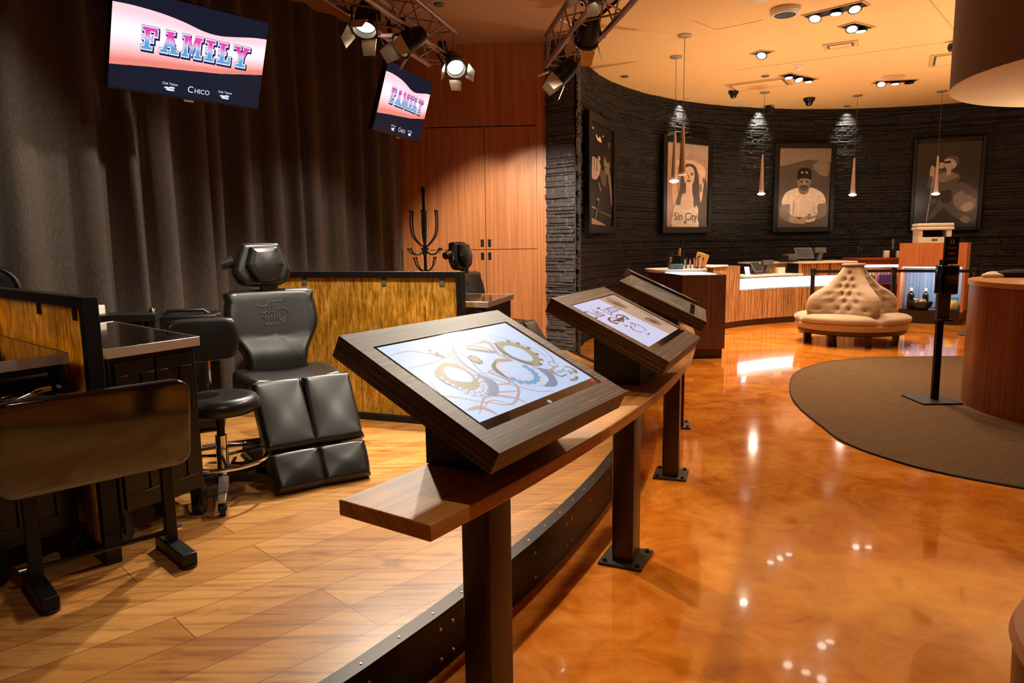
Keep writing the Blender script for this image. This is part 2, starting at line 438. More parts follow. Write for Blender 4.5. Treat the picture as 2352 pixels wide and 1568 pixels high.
# curved floor carpet
cp = [(2.41, 5.0, 0), (2.44, 5.4, 0), (2.55, 6.2, 0), (2.79, 6.96, 0), (3.2, 7.8, 0), (3.81, 8.4, 0), (4.43, 8.62, 0), (4.98, 8.66, 0), (5.8, 8.6, 0), (6.8, 8.2, 0), (7.4, 7.2, 0), (7.5, 6, 0), (7.1, 4.6, 0), (6.2, 3.4, 0), (5.0, 2.9, 0), (3.9, 3.3, 0), (3.25, 3.78, 0), (2.72, 4.24, 0), (2.5, 4.62, 0)]
pts = [(p[0], p[1]) for p in smooth_poly(cp, 4)]
mb = MB(); mb.prism(pts, .001, .009)
cpt = tag(mb.build('carpet', M['carpet']), 'round brown carpet let into the glossy amber floor', 'carpet')
ring = [(x, y, .006) for x, y in pts]
mb = MB(); mb.tube(ring, .008, 6, True); mb.build('edge_trim', M['black'], cpt)

# stacked stone
def stone_rows(h, seed):
    r = random.Random(seed); z = 0; rows = []
    while z < h:
        t = r.choice([.028, .035, .045, .05, .065]); u = -r.random()*.3; st = []
        while u < 20:
            l = r.uniform(.10, .38); st.append((u, u+l, r.uniform(0, .026), r.uniform(-.25, .25))); u += l
        rows.append((z, z+t, st)); z += t
    return rows
def stone_wall(name, path, z0, z1, dz, du, seed, depth=1.0, m='stone'):
    """path: list of (x,y); relief pushes to the right-hand side of the path direction"""
    P = [Vector((p[0], p[1], 0)) for p in path]; cum = [0]
    for i in range(1, len(P)): cum.append(cum[-1]+(P[i]-P[i-1]).length)
    nu = int(cum[-1]/du); nv = int((z1-z0)/dz); rows = stone_rows(z1-z0+.1, seed); rnd = random.Random(seed)
    cols = []; k = 0
    for i in range(nu+1):
        u = cum[-1]*i/nu
        while k < len(cum)-2 and cum[k+1] < u: k += 1
        t = (u-cum[k])/(cum[k+1]-cum[k]); p = P[k].lerp(P[k+1], t); d = (P[k+1]-P[k]).normalized(); cols.append((u, p, Vector((d.y, -d.x, 0))))
    vs = [None]*((nu+1)*(nv+1)); ri = 0
    for j in range(nv+1):
        z = (z1-z0)*j/nv
        while rows[ri][1] < z: ri += 1
        a, b, st = rows[ri]; ez = min(z-a, b-z); si = 0
        for i, (u, p, q) in enumerate(cols):
            while st[si][1] < u: si += 1
            s0, s1, pr, tl = st[si]
            e = min(ez, (u-s0)*.6, (s1-u)*.6)
            h = (pr+.008+tl*(z-a)*.3+rnd.uniform(-.0025, .0025))*min(1, .15+e/.009)*depth
            vs[j*(nu+1)+i] = (p.x+q.x*h, p.y+q.y*h, z0+z)
    fs = [(j*(nu+1)+i, j*(nu+1)+i+1, (j+1)*(nu+1)+i+1, (j+1)*(nu+1)+i) for j in range(nv) for i in range(nu)]
    me = bpy.data.meshes.new(name); me.from_pydata(vs, [], fs); me.materials.append(M[m]); me.update()
    o = bpy.data.objects.new(name, me); COL.objects.link(o)
    return tag(o, kind='structure')
stone_wall('wall_end', [(.44, 8.552), (.754, 8.29)], ZS-.2, 3.78, .009, .014, 3, 1.15)
path = [(.755, 8.285), (.80, 8.45)]+[pol(CC, RW+.02, a) for a in range(178, 34, -2)]
stone_wall('wall_round', path, 0, 4.0, .0125, .03, 11, 1.0, 'stone_shaded')
mb = MB(); mb.arc(CC, RW+.06, RW+.2, 34, 182, 0, 4.3, 60); struct(mb, 'wall_round_backing', M['wall_plain'])
mb = MB(); mb.prism([(.44, 8.60), (.76, 8.33), (.86, 8.75), (.46, 8.80)], 0, 3.9); struct(mb, 'wall_end_backing', M['stone'])

# wood panelled back wall with cupboard
wa, wb = Vector((-1.75, 8.64, 0)), Vector((.445, 8.545, 0))
wd = (wb-wa).normalized(); ang = math.degrees(math.atan2(wd.y, wd.x)); WL = (wb-wa).length
WM = T(wa.x, wa.y, 0) @ RZ(ang)
def wx(x): return (x-wa.x)/wd.x
dx0, dx1, dz0, dz1 = wx(-.985), wx(.322), .32, 2.84
mb = MB()
for x0, x1, z0, z1 in ((0, dx0, 0, 3.8), (dx1, WL, 0, 3.8), (dx0, dx1, dz1+.012, 3.8), (dx0, dx1, 0, dz0-.01)):
    mb.box(x0, 0, z0, x1, .04, z1, WM)
struct(mb, 'wall_back', M['cherry'])
cup = thing('built_in_cupboard', 'tall cherry wood cupboard of four doors set into the panelled wall behind the stage', 'cupboard', (0, 0, 0))
cup.matrix_basis = WM
mb = MB(); mb.box(dx0-.01, .03, dz0-.02, dx1+.01, .06, dz1+.02); mb.build('carcass', M['dark_void'], cup)
mid = wx(-.295); hz = 1.41
for (a, b, c, d, side, up) in ((dx0, mid, hz, dz1, 1, 1), (mid, dx1, hz, dz1, -1, 1), (dx0, mid, dz0, hz, 1, 0), (mid, dx1, dz0, hz, -1, 0)):
    mb = MB(); mb.box(a+.003, .0, c+.003, b-.003, .028, d-.004 if not up else d); dr = mb.build('door', M['cherry'], cup, bevel=.001)
    x = (mid-.045) if side > 0 else (mid+.042); z0 = hz+.03 if up else hz-.125
    hb = MB(); hb.box(x-.019, -.004, z0, x+.019, .004, z0+.09); hb.build('recessed_pull', M['black'], dr, bevel=.002)
    if side < 0:
        lb = MB(); zz = hz+.075 if up else hz-.06; lb.cyl((x+.095, .003, zz), (x+.095, -.006, zz), .012, .01, 16); lb.build('lock', M['steel'], dr)
mb = MB(); mb.box(0, -.012, ZS, WL-.01, 0, ZS+.1, WM); struct(mb, 'baseboard_back', M['plinth'])

# other walls behind the camera, beyond the curtain and to the right
mb = MB(); mb.box(-6, 8.68, 0, .46, 8.9, 3.9); struct(mb, 'wall_stage_rear', M['wall_plain'])
mb = MB(); mb.box(-6.1, -3.2, 0, -6, 9, 3.9); struct(mb, 'wall_left', M['wall_plain'])
mb = MB(); mb.box(-6, -3.3, 0, 13, -3.2, 4.2); struct(mb, 'wall_front', M['wall_plain'])
mb = MB(); mb.box(13, -3.2, 0, 13.1, 16, 4.2); struct(mb, 'wall_right', M['wall_plain'])
# wooden pilaster on the round wall
mb = MB(); mb.box(-.1, -.16, .0, .1, .05, 2.25, T(*pol(CC, RW-.02, 50.3), 0) @ RZ(50.3-90)); struct(mb, 'trim_2', M['cherry'])

# ceilings
mb = MB(); nseg = 96; vs = [(CC[0], CC[1], 4.0)]
mb.add([(CC[0]+(RW+.12)*math.cos(2*PI*i/nseg), CC[1]+(RW+.12)*math.sin(2*PI*i/nseg), 4.0) for i in range(nseg)]+
       [(CC[0]+(RW+.12)*math.cos(2*PI*i/nseg), CC[1]+(RW+.12)*math.sin(2*PI*i/nseg), 4.06) for i in range(nseg)],
       [tuple(range(nseg-1, -1, -1)), tuple(range(nseg, 2*nseg))]+[(i, (i+1) % nseg, nseg+(i+1) % nseg, nseg+i) for i in range(nseg)])
ceilo = struct(mb, 'ceiling', M['ceil'])
mb = MB(); vs = []; fs = []; Ro = 16
R1 = 5.52
for i in range(nseg):
    a = 2*PI*i/nseg
    for r, z in ((R1, 3.78), (Ro, 3.78), (Ro, 3.84), (R1+.05, 3.84)): vs.append((CC[0]+r*math.cos(a), CC[1]+r*math.sin(a), z))
for i in range(nseg):
    if 34 <= 360*i/nseg < 178.5: continue
    j = (i+1) % nseg
    for k in range(3): fs.append((4*i+k, 4*j+k, 4*j+(k+1), 4*i+(k+1)))
mb.add(vs, fs); struct(mb, 'ceiling_stage', M['ceil_stage'])
mb = MB()
for i in range(nseg):
    if 34 <= 360*i/nseg < 170: continue
    a, b = 2*PI*i/nseg, 2*PI*(i+1)/nseg
    mb.add([(CC[0]+R1*math.cos(t), CC[1]+R1*math.sin(t), z) for t, z in ((a, 3.78), (b, 3.78), (b, 4.02), (a, 4.02))]+
           [(CC[0]+(R1+.05)*math.cos(t), CC[1]+(R1+.05)*math.sin(t), z) for t, z in ((a, 3.78), (b, 3.78), (b, 4.02), (a, 4.02))],
           [(0, 1, 2, 3), (7, 6, 5, 4), (0, 4, 5, 1), (3, 2, 6, 7)])
struct(mb, 'ceiling_fascia', M['ceil_stage'])
# hanging drum bulkhead over the round desk
mb = MB(); DC = (5.2, 5.63)
dv = [(DC[0]+1.55*math.cos(2*PI*i/96), DC[1]+1.55*math.sin(2*PI*i/96)) for i in range(96)]
mb.add([(x, y, z) for z in (2.73, 3.99) for x, y in dv], [(i, (i+1) % 96, 96+(i+1) % 96, 96+i) for i in range(96)])
mb.add([(x, y, 2.73) for x, y in dv], [tuple(range(95, -1, -1))], None, 1)
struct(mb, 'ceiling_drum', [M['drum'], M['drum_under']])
# reveal seams and access panels in the ceiling
mb = MB()
def seam(a, b, wdt=.012):
    a, b = Vector((*a, 3.998)), Vector((*b, 3.998)); d = (b-a).normalized(); q = Vector((-d.y, d.x, 0))*wdt/2
    mb.add([a+q, b+q, b-q, a-q, a+q-Vector((0, 0, .002)), b+q-Vector((0, 0, .002)), b-q-Vector((0, 0, .002)), a-q-Vector((0, 0, .002))], [(0, 1, 2, 3), (7, 6, 5, 4), (0, 4, 5, 1), (1, 5, 6, 2), (2, 6, 7, 3), (3, 7, 4, 0)])
seam((4.2, 7.6), (5.76, 9.42), .016); seam((3.4, 11.0), (6.3, 9.3), .006)
seam((2.12, 8.55), (2.52, 8.95), .006); seam((2.52, 8.95), (2.96, 8.6), .006)
tag(mb.build('ceiling_seams', M['ceil_trim'], ceilo), kind='structure')

# ================================================================== CEILING FITTINGS
ZC = 4.0
fill_uplights()
def down(name, pts, label, aims, on=None, size=72, pw=1.0, rot=0.):
    """recessed square multi-lamp downlight; pts: lamp centres"""
    c = Vector((sum(p[0] for p in pts)/len(pts), sum(p[1] for p in pts)/len(pts), ZC))
    d = (Vector(pts[-1])-Vector(pts[0])) if len(pts) > 1 else Vector((math.cos(rot), math.sin(rot)))
    ang = math.atan2(d.y, d.x); l = (d.length if len(pts) > 1 else 0)+.2
    t = thing('recessed_downlight', label, 'ceiling light', c, ang, 'recessed downlights in the cream ceiling')
    mb = MB()
    for x0, y0, x1, y1 in ((-l/2-.02, -.115, l/2+.02, -.095), (-l/2-.02, .095, l/2+.02, .115), (-l/2-.02, -.095, -l/2, .095), (l/2, -.095, l/2+.02, .095)):
        mb.box(x0, y0, -.012, x1, y1, .0)
    mb.build('frame', M['ceil_trim'], t)
    mb = MB(); mb.box(-l/2, -.095, -.004, l/2, .095, .0); mb.build('housing', M['black'], t)
    inv = t.matrix_basis.inverted()
    for i, p in enumerate(pts):
        loc = Vector((p[0], p[1], ZC-.035)); aim = Vector(aims[i]); dr = (aim-loc).normalized()
        q = dr.to_track_quat('-Z', 'Y').to_matrix().to_4x4(); lm = inv @ (T(*loc) @ q)
        b = MB(); b.lathe([(.03, .045), (.07, .0), (.074, -.012), (.066, -.012)], 20, lm); lamp = b.build('lamp', M['black'], t)
        b = MB(); b.lathe([(0, -.04), (.03, -.036), (.055, -.024), (.067, -.008)], 20, lm @ Matrix.Diagonal((1, 1, .6, 1))); b.build('lens', M['lamp_glass'] if (on is None or on[i]) else M['black_gloss'], lamp)
        if on is None or on[i]:
            light('downlight', 'SPOT', loc+dr*.03, aim, P_DOWN*pw, WARM, t, size, .7, .05)
    return t
down('a', [(3.50, 8.44), (3.66, 8.27), (3.80, 8.13)], 'three-lamp recessed downlight beside the round smoke detector', [(2.3, 7.2, 0), (3.6, 8.2, 0), (3.6, 6.4, 0)])
down('b', [(4.12, 8.86), (4.27, 8.95)], 'two-lamp recessed downlight with both lamps bright, just past the three-lamp one', [(3.4, 7.2, 0), (4.4, 9.0, 0)])
down('c', [(3.45, 10.02)], 'single-lamp square recessed downlight in the cream ceiling', [(2.4, 8.6, .9)], rot=.3)
down('d', [(4.34, 11.36), (4.56, 11.52), (4.77, 11.66)], 'three-lamp recessed downlight near the white dome detector', [(4.4, 11.0, 0), (4.9, 10.2, .5), (4.8, 11.6, .5)])
down('e', [(6.07, 11.93), (6.28, 11.90), (6.49, 11.87)], 'three-lamp recessed downlight with one dark lamp, by the round speaker grille', [(5.2, 10.0, 0), (6.2, 11.9, 0), (6.5, 11.9, 0)], on=[1, 1, 0])
# further aisle downlights out of frame overhead; last pair added to brighten reception floor
for i, (x, y, ax, ay) in enumerate([(2.6, 6.4, 2.0, 5.6), (1.9, 5.1, 1.6, 4.4), (1.6, 3.2, 1.4, 3.0), (2.9, 4.6, 2.4, 4.0), (.95, 1.6, 1.0, 1.6), (3.3, 10.2, 3.4, 10.4), (4.2, 11.0, 3.9, 11.2)]):
    light('downlight', 'SPOT', (x, y, 3.74 if i in (2, 3, 4) else 3.95), (ax, ay, 0), P_DOWN*(.9, .75, .45, .35, .45, 2.3, 2.5)[i], WARM, None, 74, .8, .05)
light('downlight', 'SPOT', (7.6, 9.6, 3.95), (7.2, 11.4, .5), P_DOWN*.9, WARM, None, 80, .8, .05)
# wall grazers at the rim
for a, lab in ((126.3, 'flush wall washer above the portrait of the woman'), (106.3, 'flush wall washer above and left of the portrait of the man in a cap'), (87.4, 'flush wall washer between the cap portrait and the singer portrait')):
    p = pol(CC, RW-.14, a)
    mb = MB(); mb.lathe([(.035, -.002), (.05, -.006), (.062, -.004), (.064, 0)], 24, T(p[0], p[1], ZC)); mb.lathe([(0, -.001), (.036, -.001)], 20, T(p[0], p[1], ZC), 1)
    t = tag(mb.build('wall_washer', [M['ceil_trim'], M['lamp_glass']]), lab, 'ceiling light', 'wall washers around the ceiling rim')
    q = pol(CC, RW-.0, a)
    light('wall_wash', 'SPOT', (p[0], p[1], ZC-.01), (q[0], q[1], 3.74), P_WASH*(1 if a > 90 else .6), (1, .95, .78), t, 74, 1, .02)
# pendants
def pendant(x, y, zb, zt, label, on=1):
    t = thing('pendant_lamp', label, 'pendant lamp', (x, y, ZC), 0, 'slim cone pendants around the reception')
    mb = MB(); mb.lathe([(0, -.0), (.085, 0), (.085, -.02), (.02, -.028), (0, -.028)][::-1], 28); mb.build('canopy', M['steel'], t)
    mb = MB(); mb.cyl((0, 0, -.02), (0, 0, zt-ZC), .0035, n=6); mb.build('cable', M['grey'], t)
    mb = MB(); mb.lathe([(.012, zt-ZC), (.016, zt-ZC-.02), (.044, zb-ZC+.03), (.046, zb-ZC+.012)], 24); mb.build('cone', M['pend'], t)
    mb = MB(); mb.lathe([(0, zb-ZC-.018), (.035, zb-ZC-.014), (.062, zb-ZC+.0), (.066, zb-ZC+.012), (.05, zb-ZC+.02), (.044, zb-ZC+.02)], 24); mb.build('diffuser', M['pend_glow'] if on else M['white_plastic'], t)
    if on: light('pendant_light', 'POINT', (x, y, zb-.06), (x, y, 0), P_PEND, WARM, t, rad=.05)
for a in ((2.19, 9.15, 2.315, 2.94, 'slim cone pendant nearer the stage, the unlit one of the pair', 0),
          (2.32, 10.16, 2.309, 3.0, 'slim lit cone pendant of the pair hanging before the portrait of the woman', 1),
          (4.41, 12.6, 2.272, 2.95, 'slim lit cone pendant hanging left of the cap portrait', 1),
          (6.19, 12.97, 2.256, 2.91, 'slim lit cone pendant hanging between the cap portrait and the singer portrait', 1),
          (7.53, 12.7, 2.235, 2.90, 'slim lit cone pendant hanging before the singer portrait', 1),
          (8.42, 11.6, 2.21, 2.86, 'slim cone pendant cut off by the right edge of the photo', 1)): pendant(*a)
# detectors, cameras, speakers, grilles
def disc(name, x, y, r, h, label, cat, m, z=ZC, group=None, dome=None):
    t = thing(name, label, cat, (x, y, z), 0, group)
    mb = MB(); mb.lathe([(0, -h), (r*.86, -h), (r, -h*.6), (r, 0)], 32); mb.build('body', m, t)
    if dome: mb = MB(); mb.lathe([(0, -h-dome), (r*.35, -h-dome*.92), (r*.6, -h-dome*.6), (r*.7, -h)], 24); mb.build('dome', M['black_gloss'] if m is M['black_plastic'] else m, t)
    return t
t = disc('smoke_detector', 3.07, 8.21, .16, .07, 'large round white smoke detector on the cream ceiling', 'smoke detector', M['white_plastic'])
mb = MB(); mb.lathe([(.11, -.075), (.15, -.03), (.15, -.0)], 28); mb.lathe([(0, .0), (.13, .0)], 24); mb.build('collar', M['black'], t)
disc('motion_sensor', 4.26, 10.77, .08, .02, 'small white ceiling sensor with a dome beyond the single downlight', 'sensor', M['white_plastic'], dome=.05)
disc('dome_camera', 3.83, 12.46, .085, .06, 'black dome camera at the left, by the square air vent', 'camera', M['black_plastic'], group='black cameras on the cream ceiling', dome=.07)
disc('dome_camera', 5.42, 13.18, .10, .06, 'black dome camera in the middle of the ceiling, above the cap portrait', 'camera', M['black_plastic'], group='black cameras on the cream ceiling', dome=.08)
t = thing('box_camera', 'black box camera beside the lit wall washer left of the cap portrait', 'camera', (4.93, 13.87, ZC), .3, 'black cameras on the cream ceiling')
mb = MB(); mb.box(-.07, -.1, -.15, .07, .06, -.03); mb.cyl((0, -.1, -.09), (0, -.13, -.09), .04, n=16); mb.build('housing', M['black_plastic'], t, bevel=.01)
mb = MB(); mb.cyl((0, 0, -.03), (0, 0, 0), .04, n=16); mb.build('mount', M['black'], t)
t = thing('box_camera', 'black camera by the hanging drum, half hidden behind it', 'camera', (5.83, 9.54, ZC), 1.9, 'black cameras on the cream ceiling')
mb = MB(); mb.cyl((-.16, 0, -.07), (.12, 0, -.07), .055, n=18); mb.build('housing', M['black_plastic'], t)
mb = MB(); mb.cyl((0, 0, -.03), (0, 0, 0), .04, n=16); mb.build('mount', M['black'], t)
disc('speaker_grille', 6.08, 11.59, .17, .012, 'flat round speaker grille beside the downlight with one dark lamp', 'speaker', M['ceil_trim'], group='round ceiling speakers')
disc('speaker_grille', 4.33, 13.62, .16, .012, 'flat round speaker by the left wall washers near the rim', 'speaker', M['white_plastic'], group='round ceiling speakers')
disc('speaker_grille', 2.63, 7.81, .12, .03, 'small round fitting cut off by the top edge above the smoke detector', 'speaker', M['white_plastic'])
for x, y, lab in ((1.16, 9.17, 'dark round sprinkler cover at the ceiling rim near the truss'), (1.79, 11.29, 'dark round sprinkler cover above the leftmost portrait'), (3.99, 11.4, 'dark round sprinkler cover beside the square air vent'), (6.48, 13.99, 'dark round sprinkler cover above the right wall washer')):
    disc('sprinkler_cover', x, y, .06, .015, lab, 'sprinkler', M['grey'], group='sprinkler covers')
disc('sprinkler_cover', -.66, 7.2, .05, .02, 'dark round sprinkler cover on the tan stage ceiling', 'sprinkler', M['grey'], z=3.78, group='sprinkler covers')
def vent(x, y, w_, h_, rot, label):
    t = thing('air_vent', label, 'air vent', (x, y, ZC), rot, 'square air vents')
    mb = MB()
    for a, b, c, d in ((-w_/2, -h_/2, w_/2, -h_/2+.05), (-w_/2, h_/2-.05, w_/2, h_/2), (-w_/2, -h_/2+.05, -w_/2+.05, h_/2-.05), (w_/2-.05, -h_/2+.05, w_/2, h_/2-.05)): mb.box(a, b, -.012, c, d, 0)
    mb.build('frame', M['ceil_trim'], t)
    mb = MB(); mb.box(-w_/2+.08, -h_/2+.08, -.018, w_/2-.08, h_/2-.08, -.006); mb.build('panel', M['ceil'], t)
    mb = MB(); mb.box(-w_/2+.05, -h_/2+.05, -.004, w_/2-.05, h_/2-.05, 0); mb.build('gap', M['grey'], t)
vent(4.1, 12.0, .95, .62, -.55, 'square air vent with slot edges at the left of the cream ceiling')
vent(6.5, 10.4, .95, .75, -.5, 'square air vent with slot edges half hidden by the hanging drum')
vent(4.37, 9.7, .42, .3, -.5, 'small square access panel by the two-lamp downlight')

# ================================================================== PICTURES
def FM(x0, y0, x1, y1, W_, H_, z0):
    """maps photo-crop coordinates of a print to its own plane"""
    sx = W_/(x1-x0); sy = H_/(y1-y0)
    return lambda pts: [((x-(x0+x1)/2)*sx, -(y-(y0+y1)/2)*sy) for x, y in pts]
def picture(a, W_, H_, wi, hi, zc, label, layers, box):
    p = pol(CC, RW*math.cos(W_/2/RW)-.05, a)
    t = thing('framed_portrait', label, 'picture', (p[0], p[1], zc), math.radians(a-90), 'portraits around the dark stone wall')
    mb = MB(); d = .055
    bw = (W_-wi)/2; bh = (H_-hi)/2
    for s in (-1, 1):
        mb.box(s*W_/2 if s < 0 else W_/2-bw, -d, -H_/2, -W_/2+bw if s < 0 else W_/2, .03, H_/2)
        mb.box(-wi/2, -d, s*H_/2 if s < 0 else H_/2-bh, wi/2, .03, -H_/2+bh if s < 0 else H_/2)
    mb.build('frame', M['black'], t, bevel=.012)
    mb = MB(); mats = []; f = FM(*box, wi, hi, 0)
    def mi(k):
        if M[k] not in mats: mats.append(M[k])
        return mats.index(M[k])
    P = Matrix(((1, 0, 0, 0), (0, 0, -1, 0), (0, 1, 0, 0), (0, 0, 0, 1)))
    mb.box(-wi/2, -.02, -hi/2, wi/2, .0, hi/2, None, mi(layers[0]))
    for k, (m_, sh) in enumerate(layers[1:]):
        z = .0204+.0004*k
        if isinstance(sh, str):
            txt, px, py, size = sh.split('|'); q = f([(float(px), float(py))])[0]
            mb.text(txt, float(size), P @ T(q[0], q[1], z), mi(m_))
        else: mb.flat(f(sh), z, P, mi(m_))
    mb.build('print', mats, t, fix=False)
SP = smooth_poly
picture(157.2, 1.5, 1.70, 1.26, 1.46, 2.46, 'framed dark concert photograph with an outstretched hand, leftmost of the four portraits', ['t0',
    ('t4', SP([(240, 660), (262, 655), (270, 645), (285, 640), (300, 648), (318, 655), (345, 690), (342, 760), (325, 800), (300, 832), (265, 830), (245, 780)], 3)),
    ('t2', [(262, 660), (268, 660), (262, 760), (256, 760)]), ('t2', [(284, 650), (290, 650), (286, 760), (280, 760)]), ('t2', [(306, 660), (312, 664), (312, 760), (305, 760)]),
    ('t4', ell(330, 640, 12, 22)), ('t3', SP([(375, 640), (395, 585), (425, 600), (440, 680), (420, 760), (390, 740)], 3)), ('t1', SP([(385, 600), (400, 580), (430, 600), (438, 640), (410, 650)], 3)),
    ('t2', ell(392, 700, 14, 8)), ('t3', SP([(430, 720), (445, 760), (462, 900), (465, 1040), (455, 1040), (440, 900), (420, 780)], 2)), ('t2', SP([(340, 740), (400, 750), (400, 880), (350, 850)], 2)),
    ('t3', SP([(320, 850), (335, 860), (350, 920), (340, 925)], 2)), ('t5', SP([(297, 440), (310, 450), (320, 470), (335, 445), (348, 470), (350, 494), (310, 485)], 2)), ('t5', ell(270, 400, 6, 10)), ('t5', ell(247, 428, 5, 10)), ('t5', ell(366, 431, 6, 9)),
    ('t2', SP([(412, 470), (440, 460), (440, 510), (415, 510)], 2)), ('t3', ell(318, 1004, 16, 14)), ('t1', [(310, 1015), (330, 1015), (345, 1130), (300, 1130)]),
    ('t4', [(245, 1068), (300, 1080), (300, 1094), (245, 1082)]), ('t3', [(345, 1108), (452, 1140), (452, 1150), (345, 1118)]), ('t4', [(245, 1168), (400, 1228), (390, 1236), (245, 1228)]), ('t3', [(285, 1175), (300, 1095), (310, 1095), (296, 1180)])], (243, 345, 470, 1235))
picture(125.1, 1.33, 1.72, 1.12, 1.49, 2.48, 'framed sepia photograph of a long-haired woman with an arm over her head', ['sepia',
    ('t4', SP([(968, 505), (1340, 505), (1335, 640), (1200, 600), (1100, 640), (975, 620)], 3)), ('t2', SP([(1275, 860), (1330, 840), (1338, 1240), (1262, 1250), (1260, 1080)], 3)),
    ('skin', SP([(1012, 760), (1022, 690), (1060, 655), (1110, 648), (1160, 650), (1150, 690), (1080, 700), (1050, 740), (1055, 860), (1070, 980), (1050, 1060), (1030, 1040), (1018, 900)], 3)),
    ('skin', SP([(1150, 650), (1200, 652), (1262, 678), (1312, 722), (1312, 790), (1298, 900), (1285, 1010), (1240, 1060), (1235, 960), (1255, 860), (1262, 780), (1220, 720), (1160, 700)], 3)),
    ('skin', SP([(1080, 1080), (1110, 930), (1200, 930), (1245, 1060), (1190, 1110), (1110, 1110)], 3)),
    ('t5', SP([(1030, 1262), (1028, 1160), (1040, 1075), (1068, 1058), (1085, 1080), (1130, 1100), (1180, 1098), (1218, 1060), (1240, 1062), (1255, 1120), (1250, 1190), (1255, 1262)], 2)),
    ('t2', SP([(1095, 760), (1110, 705), (1160, 680), (1210, 690), (1240, 740), (1258, 840), (1265, 960), (1275, 1090), (1240, 1060), (1215, 1080), (1200, 960), (1110, 960), (1092, 1050), (1060, 1060), (1050, 1040), (1085, 920), (1090, 840)], 3)),
    ('skin', SP([(1118, 800), (1130, 730), (1170, 705), (1205, 730), (1215, 800), (1200, 860), (1165, 892), (1135, 860)], 3)),
    ('skin', [(1140, 870), (1195, 870), (1200, 960), (1140, 960)]),
    ('t1', ell(1142, 780, 13, 6)), ('t1', ell(1190, 780, 13, 6)), ('t2', ell(1163, 838, 18, 8)), ('t3', [(1160, 785), (1168, 785), (1172, 818), (1156, 818)]), ('t1', [(1126, 764), (1154, 760), (1154, 766), (1126, 770)]), ('t1', [(1178, 760), (1206, 764), (1206, 770), (1178, 766)]),
    ('t1', 'Sin City|1142|1168|.2'), ('t3', ell(1138, 1215, 12, 20)), ('t3', ell(1300, 830, 8, 30)), ('t3', ell(1275, 900, 9, 40)), ('t3', ell(1030, 720, 7, 30))], (968, 505, 1340, 1262))
picture(96.2, 1.27, 1.72, 1.07, 1.52, 2.48, 'framed photograph of a man in a dark cap and plain white tee', ['t2',
    ('t3', SP([(380, 500), (785, 500), (785, 610), (600, 590), (380, 640)], 3)), ('t3', SP([(640, 640), (700, 600), (770, 620), (760, 720), (690, 700)], 3)),
    ('t2', SP([(365, 1135), (372, 1065), (470, 1050), (560, 1090), (640, 1055), (760, 1048), (788, 1135)], 2)),
    ('t3', SP([(408, 950), (470, 945), (478, 1020), (545, 1060), (540, 1095), (480, 1090), (402, 1045)], 3)), ('t3', SP([(692, 945), (755, 935), (768, 1010), (720, 1060), (620, 1075), (585, 1060), (690, 1005)], 3)),
    ('t5', SP([(412, 945), (422, 880), (462, 838), (545, 812), (580, 868), (622, 812), (690, 832), (736, 868), (756, 935), (694, 948), (690, 1030), (600, 1050), (482, 1030), (474, 945)], 3)),
    ('t4', [(500, 880), (512, 960), (506, 1030), (498, 1030)]), ('t4', [(660, 880), (668, 960), (676, 1030), (668, 1030)]),
    ('t3', SP([(540, 800), (545, 850), (578, 868), (612, 850), (620, 800)], 3)), ('t3', SP([(530, 745), (533, 800), (552, 828), (580, 838), (608, 826), (626, 796), (630, 745)], 3)),
    ('t2', SP([(545, 800), (580, 790), (615, 800), (605, 828), (580, 838), (555, 828)], 3)), ('t1', ell(560, 765, 12, 6)), ('t1', ell(602, 765, 12, 6)), ('t4', [(576, 760), (586, 760), (590, 786), (572, 786)]), ('t1', ell(580, 803, 16, 4)),
    ('t0', SP([(528, 752), (526, 700), (538, 664), (580, 655), (622, 664), (634, 700), (633, 752), (608, 738), (580, 736), (552, 738)], 3)), ('t4', [(553, 686), (568, 682), (570, 698), (555, 700)]), ('t4', [(588, 682), (604, 686), (604, 700), (588, 698)]),
    ('t4', SP([(472, 1050), (510, 1040), (560, 1070), (600, 1090), (590, 1104), (530, 1100), (478, 1090)], 3)), ('t4', SP([(560, 1062), (620, 1040), (650, 1052), (640, 1076), (590, 1086)], 3)), ('t1', ell(630, 1042, 13, 20)), ('t4', ell(630, 1042, 8, 14)), ('t5', SP([(600, 1080), (650, 1066), (678, 1054), (668, 1082), (610, 1092)], 2))], (380, 500, 785, 1130))
